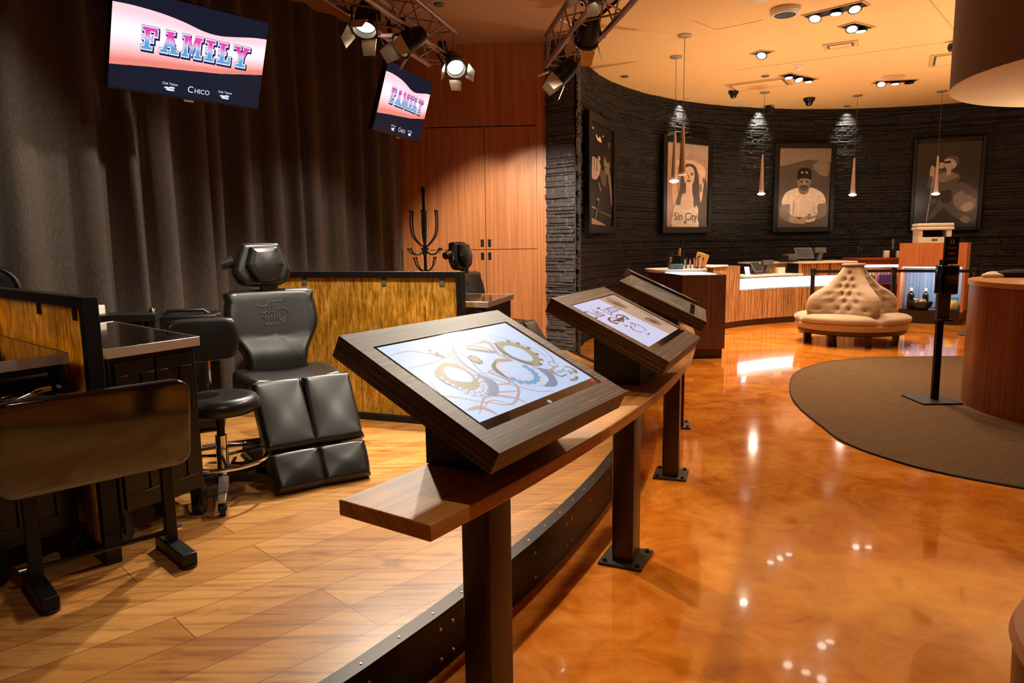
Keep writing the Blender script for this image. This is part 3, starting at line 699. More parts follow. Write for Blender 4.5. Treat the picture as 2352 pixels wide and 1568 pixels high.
picture(68.3, 1.2, 1.75, 1.06, 1.60, 2.48, 'framed dark photograph of a singer in dark glasses gripping a microphone in pale smoke', ['t1',
    ('t2', SP([(1790, 800), (1850, 760), (1930, 800), (1985, 860), (1990, 1060), (1900, 1080), (1800, 1030), (1740, 960), (1770, 880)], 4)), ('t3', SP([(1800, 880), (1850, 830), (1900, 860), (1970, 900), (1965, 980), (1890, 1000), (1820, 960)], 4)), ('t4', SP([(1860, 960), (1930, 920), (1960, 960), (1900, 1000)], 4)), ('t3', SP([(1860, 1060), (1900, 1030), (1940, 1060), (1910, 1095)], 3)),
    ('t2', SP([(1590, 790), (1600, 720), (1640, 680), (1720, 655), (1790, 672), (1845, 712), (1815, 775), (1790, 830), (1780, 930), (1700, 990), (1650, 1050), (1612, 1045), (1680, 930), (1690, 830), (1660, 790), (1620, 800)], 3)),
    ('t1', SP([(1690, 840), (1780, 820), (1780, 920), (1710, 920)], 2)), ('t3', SP([(1680, 690), (1760, 680), (1830, 710), (1780, 740), (1690, 760)], 2)), ('t4', [(1735, 650), (1765, 645), (1770, 690), (1740, 710)]),
    ('t4', SP([(1712, 600), (1720, 565), (1755, 550), (1800, 560), (1818, 600), (1800, 640), (1765, 660), (1728, 648)], 3)), ('t2', SP([(1716, 572), (1735, 552), (1770, 546), (1812, 560), (1826, 600), (1812, 630), (1800, 600), (1780, 575), (1745, 568)], 3)), ('t0', [(1712, 590), (1764, 588), (1762, 606), (1714, 606)]), ('t4', ell(1778, 615, 9, 16)),
    ('t4', SP([(1606, 700), (1612, 625), (1634, 612), (1644, 640), (1636, 700)], 2)), ('t4', ell(1690, 622, 28, 26)), ('t0', [(1598, 596), (1668, 600), (1668, 614), (1598, 606)]), ('t0', ell(1650, 615, 28, 16)),
    ('t4', [(1638, 640), (1646, 640), (1606, 1080), (1598, 1080)]), ('t2', ell(1640, 910, 34, 22))], (1500, 435, 1990, 1120))
# ================================================================== RAIL SHELF, POSTS, KIOSKS
A0, A1 = -34.75, -1.5
rs = thing('rail_shelf', 'long curved orange oak shelf on dark steel posts along the stage edge', 'shelf', (0, 0, 0))
mb = MB(); mb.arc(KC, 10.005, 10.335, A0, A1, .742, .787, 60); mb.build('shelf_board', M['shelf'], rs, bevel=.004)
for i, a in enumerate((-32.55, -25.55, -18.35, -11.3, -4.2)):
    x, y = pol(KC, 10.22, a)
    mt = T(x, y, 0) @ RZ(a)
    mb = MB(); mb.prism(rrect(.100, .135, .012), .012, .742, mt); p = mb.build('post', M['post'], rs)
    mb = MB(); mb.prism(rrect(.205, .225, .004), .0, .013, mt); pl = mb.build('base_plate', M['plate'], p, bevel=.002)
    mb = MB()
    for sx in (-1, 1):
        for sy in (-1, 1):
            c = mt @ Vector((sx*.078, sy*.085, .013)); mb.cyl(c, c+Vector((0, 0, .003)), .014, n=14); mb.cyl(c+Vector((0, 0, .003)), c+Vector((0, 0, .013)), .0095, n=6)
    mb.build('bolts', M['plate'], pl)

PM = Matrix(((1, 0, 0, 0), (0, 0, -1, 0), (0, 1, 0, 0), (0, 0, 0, 1)))    # drawing plane: x right, y up, z towards the viewer
G = {k: glow('screen_'+k, S(*c), s) for k, (c, s) in {
    'sky': ((186, 206, 240), .95), 'marble': ((196, 160, 160), .8), 'gold': ((176, 164, 122), .7), 'goldd': ((110, 104, 92), .6), 'diam': ((206, 200, 224), .9), 'turq': ((84, 160, 206), .9),
    'shade': ((140, 150, 186), .7), 'lav': ((206, 204, 236), .95), 'brown': ((110, 78, 62), .6), 'pskin': ((196, 164, 138), .8), 'pskind': ((150, 114, 92), .7), 'red': ((210, 50, 36), .8),
    'navy': ((28, 32, 50), .8), 'pink': ((252, 190, 200), 1.25), 'pinkl': ((255, 236, 244), 1.35), 'rim': ((220, 240, 255), 1.2), 'ink': ((36, 30, 92), .8), 'txt': ((226, 232, 255), 1.1), 'dimtan': ((96, 84, 66), .6), 'dimgreen': ((120, 132, 118), .6)}.items()}
def letters_mat(name, a, b):
    m, nt, bs = nmat(name); tc = N(nt, 'ShaderNodeTexCoord'); sp = N(nt, 'ShaderNodeSeparateXYZ'); nt.links.new(tc.outputs['UV'], sp.inputs[0])
    c = ramp(nt, sp.outputs[1], [(.30, b), (.5, (.55, .6, .95, 1)), (.56, (.95, .35, .75, 1)), (.75, a)])
    setin(bs, Base_Color=(0, 0, 0, 1), Emission_Strength=1.0); nt.links.new(c, bs.inputs['Emission Color']); return m
M['letters'] = letters_mat('letter_fill', S(232, 70, 176), S(104, 160, 214))
def flesh_mat():
    m, nt, bs = nmat('arm_picture'); v = coords(nt); sp = N(nt, 'ShaderNodeSeparateXYZ'); tc = N(nt, 'ShaderNodeTexCoord'); nt.links.new(tc.outputs['UV'], sp.inputs[0])
    c = ramp(nt, sp.outputs[1], [(.10, S(214, 122, 110)), (.26, S(240, 178, 180)), (.45, S(252, 216, 226)), (.6, S(255, 230, 240)), (.9, S(250, 190, 200))])
    setin(bs, Base_Color=(0, 0, 0, 1), Roughness=.2, Emission_Strength=1.35); nt.links.new(c, bs.inputs['Emission Color']); return m
M['arm'] = flesh_mat()

def kiosk(pos, yaw, tilt, label, art, s=1.42):
    t = thing('touchscreen_kiosk', label, 'kiosk', (pos[0], pos[1], .787), math.radians(yaw), 'wood framed touchscreen kiosks on the rail shelf')
    zc = pos[2]-.787; K = T(0, 0, zc) @ RX(tilt)
    w2, zt, zb, th = .306*s, .206*s, -.228*s, .05*s
    gx0, gx1, gz0, gz1 = -.263*s, .266*s, -.168*s, .148*s
    mb = MB()     # mitred picture-frame surround, grain along each rail
    mb.add([(-w2, 0, zt), (w2, 0, zt), (gx1, 0, gz1), (gx0, 0, gz1), (-w2, 0, zb), (w2, 0, zb), (gx1, 0, gz0), (gx0, 0, gz0),
            (-w2, th, zt), (w2, th, zt), (-w2, th, zb), (w2, th, zb), (gx0, .006, gz0), (gx1, .006, gz0), (gx0, .006, gz1), (gx1, .006, gz1)],
           [(0, 1, 2, 3), (5, 4, 7, 6), (0, 3, 7, 4), (1, 5, 6, 2), (0, 8, 9, 1), (4, 5, 11, 10), (8, 10, 11, 9), (7, 12, 13, 6), (3, 2, 15, 14), (12, 14, 15, 13), (6, 13, 15, 2), (3, 14, 12, 7)], K)
    for sx in (-w2, w2): mb.add([(sx, 0, zt), (sx, 0, zb), (sx, th, zb), (sx, th, zt)], [(0, 1, 2, 3)] if sx < 0 else [(3, 2, 1, 0)], K, 1, [(zt, 0), (zb, 0), (zb, th), (zt, th)])
    mb.build('surround', [M['zebra_x'], M['zebra_side']], t, fix=False)
    mb = MB(); hw = .225; L = lambda y: zc+.503*y-.083
    mb.add([(-hw, -.11, 0), (hw, -.11, 0), (hw, .12, 0), (-hw, .12, 0), (-hw, -.11, L(-.11)), (hw, -.11, L(-.11)), (hw, .12, L(.12)), (-hw, .12, L(.12))], [(3, 2, 1, 0), (4, 5, 6, 7), (0, 1, 5, 4), (1, 2, 6, 5), (2, 3, 7, 6), (3, 0, 4, 7)])
    mb.build('base_box', M['blue_black'], t, bevel=.003)
    mb = MB(); mb.box(gx0+.001, .0015, gz0+.001, gx1-.001, .0055, gz1-.001, K); scr = mb.build('screen', M['glass_black'], t)
    W_, H_ = .51*s, .287*s
    mb = MB(); mats = []
    def mi(k):
        k = G[k] if k in G else M[k]
        if k not in mats: mats.append(k)
        return mats.index(k)
    Q = K @ PM
    def draw(k, uv, lay):    # u right 0..1, v down 0..1
        mb.flat([((u-.5)*W_, (.5-v)*H_) for u, v in uv], -.0012+.0003*lay, Q, mi(k))
    def line(k, uv, wd, lay, n=5):
        P = spline([((u-.5)*W_, (.5-v)*H_, 0) for u, v in uv], n); m = len(P); vs = []
        for i, p in enumerate(P):
            d = (P[min(i+1, m-1)]-P[max(i-1, 0)]).normalized(); q = Vector((-d.y, d.x, 0))*wd*(.25+.75*math.sin(PI*(i+.3)/(m+.6)))/2
            vs += [p+q, p-q]
        z = Vector((0, 0, -.0012+.0003*lay))
        mb.add([v+z for v in vs], [(2*i, 2*i+1, 2*i+3, 2*i+2) for i in range(m-1)], Q, mi(k))
    def word(k, txt, u, v, size, lay, rot=0, sx=1.):
        mb.text(txt, size, Q @ T((u-.5)*W_, (.5-v)*H_, -.0012+.0003*lay) @ RZ(rot), mi(k), sx=sx)
    art(draw, line, word)
    mb.build('screen_image', mats, scr, fix=False)
    return t
FULL = [(0, 0), (1, 0), (1, 1), (0, 1)]
def annulus(draw, line, k, outer, inner, lay, n=5):
    o = smooth_poly(outer, 4); i_ = smooth_poly(inner, 4); mu = sum(p[0] for p in i_)/len(i_); mv = sum(p[1] for p in i_)/len(i_); i_ = [(mu+(u-mu)*1.16, mv+(v-mv)*1.16) for u, v in i_]
    draw(k, o, lay); draw('sky', i_, lay+1)
def art1(draw, line, word):
    draw('sky', FULL, 0)
    rr = random.Random(5)
    for pts, wd in (([(.03, .496), (-.0, .654), (.06, .723), (.156, .859), (.154, .843)], .006), ([(.154, .843), (.278, .953), (.439, .816), (.428, .66), (.405, .563), (.548, .571)], .012), ([(.02, .86), (.098, .881), (.133, .99)], .02),
                    ([(.0, .3), (.2, .3), (.42, .2), (.6, .05)], .006), ([(.25, .1), (.4, .3), (.36, .6), (.5, .9), (.62, .98)], .007), ([(.6, .1), (.7, .3), (.63, .5), (.8, .75), (.95, .6), (.99, .3)], .01), ([(.75, .1), (.86, .3), (.92, .5), (.9, .6)], .006), ([(.72, .15), (.83, .36), (.86, .55)], .005),
                    ([(.33, .55), (.46, .62), (.42, .75), (.3, .66), (.33, .5)], .008), ([(.05, .93), (.2, .8), (.33, .9), (.36, 1.)], .012), ([(.1, .9), (.2, .85), (.27, .95)], .006), ([(.55, .2), (.66, .22), (.62, .4), (.66, .5)], .016), ([(.0, .12), (.15, .12), (.3, .3)], .006), ([(.2, .72), (.3, .8), (.42, .86)], .008), ([(.48, .5), (.52, .78), (.66, .95)], .006)):
        line('marble', pts, wd*1.0, 1)
    draw('shade', smooth_poly([(.60, .9), (.7, .84), (.73, .68), (.78, .76), (.74, .88), (.68, .94)], 4), 2)
    draw('shade', smooth_poly([(.22, .78), (.3, .68), (.3, .55), (.345, .6), (.35, .72), (.27, .82)], 4), 2)
    # bracelet with hanging stones
    annulus(draw, line, 'gold', [(.15, .375), (.243, .335), (.292, .435), (.289, .564), (.262, .66), (.19, .70), (.128, .66), (.091, .561), (.098, .441)], [(.171, .434), (.213, .408), (.262, .47), (.258, .566), (.215, .6), (.154, .53)], 3)
    for u, v in ((.11, .50), (.108, .55), (.115, .60), (.128, .65), (.145, .69), (.165, .72), (.19, .735), (.215, .73), (.238, .71), (.258, .68), (.275, .64), (.287, .59), (.13, .70), (.15, .745), (.175, .77), (.205, .77), (.235, .755), (.262, .725), (.285, .68), (.3, .63)):
        draw('diam', ell(u, v, .013, .022, 8), 5); draw('goldd', ell(u+.004, v+.006, .005, .008, 6), 6)
    # turquoise ring
    annulus(draw, line, 'diam', [(.475, .532), (.561, .472), (.644, .514), (.707, .656), (.671, .815), (.595, .875), (.5, .835), (.451, .689)], [(.55, .543), (.61, .545), (.636, .64), (.61, .715), (.55, .72), (.515, .62)], 3)
    line('goldd', [(.53, .47), (.47, .53), (.452, .62), (.455, .7)], .02, 5); line('gold', [(.645, .515), (.60, .49), (.55, .47), (.52, .49)], .02, 5)
    for u, v in ((.477, .72), (.495, .775), (.53, .805), (.568, .82), (.607, .81), (.64, .78), (.658, .735), (.668, .685), (.665, .63)): draw('turq', ell(u, v, .021, .03, 12), 5)
    # pearl ring
    annulus(draw, line, 'gold', [(.70, .25), (.774, .257), (.86, .34), (.885, .463), (.86, .58), (.803, .66), (.736, .66), (.676, .549), (.659, .39)], [(.706, .36), (.765, .34), (.812, .42), (.80, .53), (.75, .565), (.695, .48)], 3)
    line('goldd', [(.70, .25), (.665, .37), (.68, .52), (.735, .64)], .018, 5)
    for i in range(16):
        a = math.radians(-70+150*i/15); draw('diam' if i % 3 else 'goldd', ell(.775+.105*math.cos(a), .455+.2*math.sin(a), .012, .02, 8), 5)
    line('shade', [(.44, .12), (.365, .24), (.325, .37), (.318, .48), (.333, .57)], .022, 2)
    line('diam', [(.427, .121), (.349, .226), (.306, .358), (.299, .471), (.315, .563)], .024, 3); line('marble', [(.41, .14), (.349, .226), (.306, .358), (.299, .471)], .008, 4)
    line('shade', [(.478, .24), (.55, .29), (.62, .37)], .03, 2); line('gold', [(.475, .225), (.53, .25), (.6, .33)], .034, 3); line('diam', [(.48, .225), (.53, .25), (.59, .32)], .014, 4)
    for i in range(10): a = 2*PI*i/10; draw('goldd', ell(.427+.028*math.cos(a), .39+.055*math.sin(a), .009, .015, 7), 3)
    draw('gold', ell(.427, .39, .026, .05, 16), 4); draw('marble', ell(.427, .39, .015, .03, 14), 5)
    line('goldd', [(.25, .144), (.252, .2), (.274, .275)], .02, 3); line('diam', [(.232, .17), (.252, .2), (.265, .18)], .016, 4); line('goldd', [(.236, .24), (.256, .22), (.276, .2)], .012, 4)
    sp = smooth_poly([(.846, .80), (.80, .735), (.775, .80), (.80, .865), (.858, .86), (.838, .915), (.82, .94), (.866, .955), (.912, .925), (.888, .895), (.905, .86), (.95, .885), (.972, .82), (.942, .765), (.905, .785)], 3)
    draw('goldd', [(u+.004, v+.008) for u, v in sp], 3); draw('gold', sp, 4); sp2 = [(.875+(u-.875)*.8, .84+(v-.84)*.8) for u, v in sp]; draw('sky', sp2, 5)
    draw('gold', ell(.875, .70, .03, .05, 18), 4); draw('sky', ell(.875, .70, .022, .038, 18), 5)
    word('goldd', 'Club Tattoo', .878, .825, .026, 6, -14)
    draw('red', [(.955, 1.015), (.972, 1.015), (.972, 1.05), (.955, 1.05)], 1)
    draw('diam', [(.977, 1.018), (.984, 1.018), (.984, 1.03), (.977, 1.03)], 1); draw('red', [(.988, 1.03), (.996, 1.03), (.996, 1.045), (.988, 1.045)], 1)
    draw('txt', ell(.5, 1.06, .011, .019, 20), 1); draw('navy', ell(.5, 1.06, .009, .0155, 20), 2); word('txt', 'hp', .5, 1.06, .014, 3, 0)
def art2(draw, line, word):
    draw('lav', [(0, 0), (.58, 0), (.66, 1), (0, 1)], 0); draw('pskin', [(.58, 0), (1, 0), (1, 1), (.66, 1)], 0)
    draw('pskind', smooth_poly([(.66, .1), (.78, .08), (.84, .2), (.8, .32), (.7, .3)], 4), 1); draw('brown', smooth_poly([(.70, .16), (.76, .14), (.78, .22), (.73, .26)], 4), 2); line('brown', [(.68, .06), (.82, .05), (.9, .18)], .008, 2)
    draw('pskind', smooth_poly([(.72, .62), (.82, .6), (.88, .72), (.82, .82), (.74, .76)], 4), 1); draw('brown', smooth_poly([(.76, .68), (.82, .67), (.83, .73), (.78, .75)], 4), 2); line('pskind', [(.9, .3), (.94, .5), (.9, .7), (.95, .9)], .02, 1)
    word('brown', 'Club Tattoo', .3, .25, .1, 2)
    o = smooth_poly([(.11, .42), (.2, .37), (.3, .41), (.4, .37), (.49, .42), (.46, .52), (.36, .49), (.3, .53), (.24, .49), (.14, .52)], 4)
    draw('brown', o, 1); draw('lav', [(.3+(u-.3)*.8, .45+(v-.45)*.7) for u, v in o], 2)
    line('brown', [(.16, .45), (.3, .47), (.44, .45)], .02, 3); line('brown', [(.2, .42), (.25, .5), (.3, .43), (.35, .5), (.4, .42)], .008, 3); line('brown', [(.24, .55), (.2, .6), (.26, .6)], .008, 3); line('brown', [(.36, .55), (.4, .6), (.34, .6)], .008, 3); line('brown', [(.28, .38), (.32, .33), (.36, .37)], .008, 3)
    sp = smooth_poly([(.33, .66), (.27, .62), (.22, .70), (.26, .78), (.32, .77), (.30, .85), (.36, .85), (.35, .77), (.41, .78), (.45, .70), (.40, .62)], 3)
    draw('brown', sp, 1); draw('lav', [(.335+(u-.335)*.86, .73+(v-.73)*.86) for u, v in sp], 2)
    draw('red', [(1.0, 1.02), (1.012, 1.02), (1.012, 1.05), (1.0, 1.05)], 1)
def art3(draw, line, word):
    draw('dimtan', FULL, 0); draw('dimgreen', smooth_poly([(.4, .3), (.5, .2), (.6, .35), (.55, .6), (.45, .7), (.36, .5)], 4), 1); draw('dimgreen', smooth_poly([(.64, .5), (.72, .42), (.78, .6), (.7, .75)], 4), 1); line('dimgreen', [(.7, .6), (.82, .8), (.86, .95)], .02, 1)
    draw('pskind', smooth_poly([(.1, .1), (.25, .08), (.3, .5), (.2, .9), (.08, .8)], 4), 1)
def art4(draw, line, word):
    draw('shade', FULL, 0); draw('navy', [(.0, .0), (1, 0), (1, .4), (0, .5)], 1); line('txt', [(.2, .7), (.5, .6), (.8, .72)], .03, 2)
kiosk((-.058, 2.289, 1.080), 58.66, -63.3, 'nearest wood framed touchscreen kiosk, its bright pale blue screen showing jewellery', art1)
kiosk((.601, 3.581, 1.089), 66.3, -63.8, 'second touchscreen kiosk along the shelf, its white and skin toned screen reading Club Tattoo', art2)
kiosk((1.072, 4.966, 1.098), 75.1, -64.7, 'third touchscreen kiosk along the shelf, seen edge-on with a dim brown screen', art3)
kiosk((1.335, 6.41, 1.098), 83.5, -64.5, 'farthest touchscreen kiosk along the shelf, mostly hidden behind the third one', art4)

# ================================================================== STAGE: CURTAINS
cl = [(-4.9, 2.3), (-3.75, 4.15), (-2.55, 6.1), (-1.28, 8.42)]
def curtain(p0, p1, label, wl, amp, seed, flat_end=0):
    r = random.Random(seed); p0, p1 = Vector((*p0, 0)), Vector((*p1, 0)); d = (p1-p0); L = d.length; d.normalize(); q = Vector((d.y, -d.x, 0))
    n = int(L/.022); u = 0; ph = 0; pts = []
    ks = [(r.uniform(.7, 1.5), r.uniform(.5, 1.35)) for _ in range(200)]
    for i in range(n+1):
        u = L*i/n; k = int(ph/(2*PI)); f, a = ks[k]
        if flat_end and u > L-flat_end: a *= max(.12, 1-(u-(L-flat_end))/flat_end*1.1)
        s_ = math.sin(ph); s_ = math.copysign(abs(s_)**.72, s_)
        pts.append((u, amp*a*s_+.018*math.sin(u*23+1), a)); ph += 2*PI*(L/n)/(wl*f)
    vs = []; zs = [ZS+.015, .5, .9, 1.4, 2.0, 2.6, 3.2, 3.77]
    for j, z in enumerate(zs):
        t = (z-ZS)/3.6; g = 1.12-.45*t
        for i, (u, h, a) in enumerate(pts):
            sh = .035*math.sin(u*3.1+seed)*(1-t)
            p = p0+d*(u+sh)+q*(h*g); vs.append((p.x, p.y, z))
    fs = [(j*(n+1)+i, j*(n+1)+i+1, (j+1)*(n+1)+i+1, (j+1)*(n+1)+i) for j in range(len(zs)-1) for i in range(n)]
    mb = MB(); mb.add(vs, fs); o = mb.build('curtain', M['curtain'], sharp=180, fix=False); 
    return tag(o, label, 'curtain', 'dark stage curtains')
curtain(cl[0], cl[1], 'leftmost wide-folded dark curtain panel behind the near workstation', .40, .10, 3)
curtain(cl[1], cl[2], 'middle dark curtain panel hanging behind the large television', .30, .092, 9)
curtain(cl[2], cl[3], 'rightmost dark curtain panel behind the small angled television and coat rack', .25, .07, 5, .6)

# ================================================================== TELEVISIONS
def rects(*a): return [[(x0, y0), (x1, y0), (x1, y1), (x0, y1)] for x0, y0, x1, y1 in a]
LET = {
 'F': (.82, rects((.16, 0, .42, 1), (.03, .84, .8, 1), (.66, .62, .82, .9), (.3, .43, .6, .57), (.5, .34, .62, .66), (.02, 0, .56, .13), (.06, .45, .2, .56))),
 'A': (1., [[(.12, .05), (.34, .05), (.56, 1), (.40, 1)], [(.60, .05), (.88, .05), (.62, 1), (.44, 1)]]+rects((.28, .3, .72, .42), (0, 0, .42, .13), (.54, 0, 1., .13), (.28, .9, .72, 1.), (.42, .42, .58, .6))),
 'M': (1.12, rects((.1, 0, .3, 1), (.8, 0, 1.02, 1), (0, 0, .4, .13), (.7, 0, 1.12, .13), (0, .88, .36, 1), (.76, .88, 1.12, 1))+[[(.26, 1), (.42, 1), (.6, .25), (.5, .1)], [(.70, 1), (.86, 1), (.62, .1), (.5, .25)]]),
 'I': (.6, rects((.17, 0, .43, 1), (.02, 0, .58, .13), (.02, .87, .58, 1), (.08, .43, .52, .57))),
 'L': (.78, rects((.14, 0, .40, 1), (.0, 0, .78, .14), (.64, .08, .78, .36), (0, .87, .54, 1), (.06, .45, .48, .56))),
 'Y': (.98, rects((.36, 0, .62, .5), (.2, 0, .78, .13), (0, .88, .42, 1), (.58, .88, .98, 1))+[[(.06, .95), (.32, .95), (.62, .45), (.36, .45)], [(.66, .95), (.92, .95), (.62, .4), (.36, .45)]])}
def tv(pos, yaw, tilt, roll, label, dim=1.):
    W_, H_ = 1.1, .64
    t = thing('television', label, 'television', pos, math.radians(yaw), 'wall televisions over the stage')
    K = RX(tilt) @ RY(roll); Q = K @ PM
    mb = MB(); mb.cbox((0, .028, 0), (W_, .05, H_), K); mb.build('housing', M['black_plastic'], t, bevel=.006)
    mb = MB(); mb.box(-W_/2+.006, -.0, -H_/2+.014, W_/2-.006, .004, H_/2-.006, K); scr = mb.build('screen', M['glass_black'], t)
    b = MB(); b.box(-.2, .05, -.16, .2, .1, .16, K); b.cyl(K @ Vector((0, .09, .1)), (0, .16, 3.78-pos[2]), .022); b.build('mount', M['black'], t)
    b = MB(); b.box(-.035, -.006, -H_/2-.012, .035, .02, -H_/2+.0, K); b.build('logo_tab', M['steel'], t)
    w_, h_ = W_-.012, H_-.02
    mb = MB(); mats = [M['arm'], M['letters'], G['ink'], G['rim'], G['txt'], G['navy']]
    X = lambda u, v: ((u-.5)*w_, (.5-v)*h_+.004)
    mb.flat([X(0, 0), X(1, 0), X(1, 1), X(0, 1)], .0004, Q, 5)
    top = [(0, .155), (.12, .15), (.28, .165), (.42, .20), (.55, .25), (.66, .262), (.78, .235), (.9, .2), (1, .185)]
    bot = [(0, .765), (.2, .735), (.4, .71), (.55, .69), (.7, .67), (.85, .635), (1, .60)]
    T_ = spline([(*p, 0) for p in top], 4); B_ = []
    Bs = spline([(*p, 0) for p in bot], 8)
    vs = []; uv = []
    for p in T_:
        q = min(Bs, key=lambda b_: abs(b_.x-p.x))
        for k in range(2):
            v = p.y if k == 0 else q.y; x, y = X(p.x, v); vs.append((x, y, .0008)); uv.append((p.x, 1-k*1.0))
    mb.add(vs, [(2*i, 2*i+1, 2*i+3, 2*i+2) for i in range(len(T_)-1)], Q, 0, uv)
    tw = sum(LET[c][0] for c in 'FAMILY')+.18*5; sc_ = .71*w_/tw; lh = .225*h_; x0 = X(.175, 0)[0]
    for c in 'FAMILY':
        for shp in LET[c][1]:
            cx = sum(p[0] for p in shp)/len(shp); cy = sum(p[1] for p in shp)/len(shp)
            def put(grow, dx, dy, z, mi_):
                pts = []; uvs = []
                for x, y in shp:
                    xx = x+math.copysign(grow, x-cx); yy = y+math.copysign(grow*1.2, y-cy)
                    pts.append((x0+xx*sc_+dx, X(0, .555)[1]+yy*lh-(x0+xx*sc_)*.0+dy, z)); uvs.append((x, y))
                mb.add(pts, [tuple(range(len(pts)))], Q, mi_, uvs)
            put(.075, .007, -.008, .0012, 2); put(.06, 0, 0, .0016, 2); put(.04, 0, 0, .002, 3); put(0, 0, 0, .0024, 1)
        x0 += (LET[c][0]+.18)*sc_
    mb.text('C', .062, Q @ T(*X(.505, .905), .0012), 4); mb.text('HICO', .046, Q @ T(*X(.584, .912), .0012), 4)
    for u, v in ((.37, .9), (.745, .9)):
        mb.text('Club Tattoo', .022, Q @ T(*X(u, v-.025), .0012), 4)
        for dx, dy, rx in ((-.018, 0, .022), (.016, .004, .02), (0, -.012, .026), (.02, -.012, .014)):
            x, y = X(u, v+.02); mb.flat(ell(x+dx, y+dy, rx, .0065, 10), .0012+.0001*rx, Q, 4)
    mb.build('screen_image', mats, scr, fix=False)
    return t
tv((-2.199, 5.163, 2.821), 51.4, 21.2, -.5, 'large tilted television on the left showing the word FAMILY tattooed on an arm')
tv((-1.038, 7.315, 2.864), 74.7, 17.4, -.7, 'smaller looking angled television in front of the wood wall, showing FAMILY')

# ================================================================== TRUSSES AND STAGE LAMPS
def truss(p0, p1, label, w_=.27):
    t = thing('lighting_truss', label, 'truss', p0, 0, 'aluminium lighting trusses over the stage')
    a = Vector((0, 0, 0)); b = Vector(p1)-Vector(p0); L = b.length; d = b/L; q = d.cross(Vector((0, 0, 1))).normalized(); u = q.cross(d)
    cs = [q*(-w_/2)+u*(w_/2), q*(w_/2)+u*(w_/2), q*(w_/2)-u*(w_/2), q*(-w_/2)-u*(w_/2)]
    for c in cs: mb = MB(); mb.cyl(c, b+c, .024, n=14); mb.build('chord', M['alu'], t)
    n = int(L/.25); mb = MB()
    for f in range(4):
        c0, c1 = cs[f], cs[(f+1) % 4]
        for i in range(n):
            s0, s1 = d*(L*i/n), d*(L*(i+1)/n)
            mb.cyl(c0+s0, c1+s1, .008, n=6) if i % 2 else mb.cyl(c1+s0, c0+s1, .008, n=6)
        mb.cyl(c0+d*.02, c1+d*.02, .009, n=6)
        mb.cyl(c0+d*(L-.02), c1+d*(L-.02), .009, n=6)
    mb.build('lattice', M['alu'], t)
    mb = MB()
    for f in (.25, .8):
        mb.cyl(d*L*f+u*(w_/2), Vector(((d*L*f).x, (d*L*f).y, 3.78-p0[2])), .012, n=8)
    mb.build('hanger', M['black'], t)
    return t
truss((-.62, 6.98, 3.31), (-1.75, 2.9, 3.31), 'aluminium box truss over the curtain side of the stage')
truss((.50, 7.02, 3.28), (.98, 3.6, 3.28), 'aluminium box truss over the aisle edge in front of the cream ceiling')
def stage_lamp(pos, hang, aim, label, w_=1., size=56, on=1):
    t = thing('stage_lamp', label, 'stage light', pos, 0, 'black stage lamps with barn doors')
    dr = (Vector(aim)-Vector(pos)).normalized(); q = dr.to_track_quat('-Z', 'Y').to_matrix().to_4x4()
    mb = MB(); mb.lathe([(.03, .16), (.06, .155), (.075, .11), (.085, .03), (.088, -.05), (.098, -.052), (.098, -.075), (.084, -.075), (.078, -.02), (.05, .04), (0, .05)], 24, q); mb.build('housing', M['black'], t)
    mb = MB(); mb.lathe([(0, -.02), (.074, -.03)], 20, q); mb.build('lens', M['lamp_glass'] if on else M['glass_black'], t)
    for k in range(4):
        a = RZ(90*k); w0 = .075 if k % 2 else .06
        m = q @ a @ T(0, .095, -.072) @ RX(24)
        mb = MB(); mb.add([(-w0, 0, 0), (w0, 0, 0), (w0*.72, 0, -.12), (-w0*.72, 0, -.12), (-w0, .004, 0), (w0, .004, 0), (w0*.72, .004, -.12), (-w0*.72, .004, -.12)], [(0, 1, 2, 3), (7, 6, 5, 4), (0, 4, 5, 1), (1, 5, 6, 2), (2, 6, 7, 3), (3, 7, 4, 0)], m); mb.build('barn_door', M['can_in'], t)
    h = Vector(hang)-Vector(pos); side = dr.cross(Vector((0, 0, 1))).normalized()*.105
    mb = MB(); mb.tube([side, side*1.0+h.normalized()*.12, h*.62, -side+h.normalized()*.12, -side], .011, 6); mb.cyl(h*.6, h, .02, n=10); mb.build('yoke', M['black'], t)
    mb = MB(); mb.cyl(h-Vector((.035, 0, 0)), h+Vector((.035, 0, 0)), .036, n=14); mb.cyl(h+Vector((0, 0, -.02)), h+Vector((-.09, 0, -.03)), .007, n=6); mb.build('clamp', M['black'], t)
    if on: light('stage_spot', 'SPOT', Vector(pos)+dr*.09, aim, P_STAGE*w_, WHITE, t, size, .6, .045)
    return t
stage_lamp((-1.04, 5.45, 3.10), (-1.04, 5.47, 3.30), (-1.25, 4.0, ZS), 'black stage lamp pointing straight down, nearest of the curtain-side truss', 3.4, 84)
stage_lamp((-.79, 5.84, 3.06), (-.86, 6.0, 3.26), (-2.9, 4.6, 1.45), 'black stage lamp turned towards the curtain, middle one of the curtain-side truss', 1.0, 66)
stage_lamp((-.48, 6.66, 3.08), (-.60, 6.75, 3.28), (.3, 3.6, .3), 'black stage lamp facing the camera with bright open flaps at the truss end', 1.6, 60)
stage_lamp((.60, 5.15, 3.25), (.74, 5.2, 3.4), (-.9, 2.6, ZS), 'black stage lamp cut off by the top edge on the aisle-side truss', 1.8, 66)
stage_lamp((.64, 5.9, 3.11), (.62, 5.9, 3.25), (.15, 8.6, 1.0), 'black stage lamp pointing sideways, middle one of the aisle-side truss', 4.6, 58)
stage_lamp((.50, 6.86, 3.03), (.52, 6.9, 3.2), (-1.9, 6.7, .8), 'black stage lamp at the far end of the aisle-side truss', .8, 60)
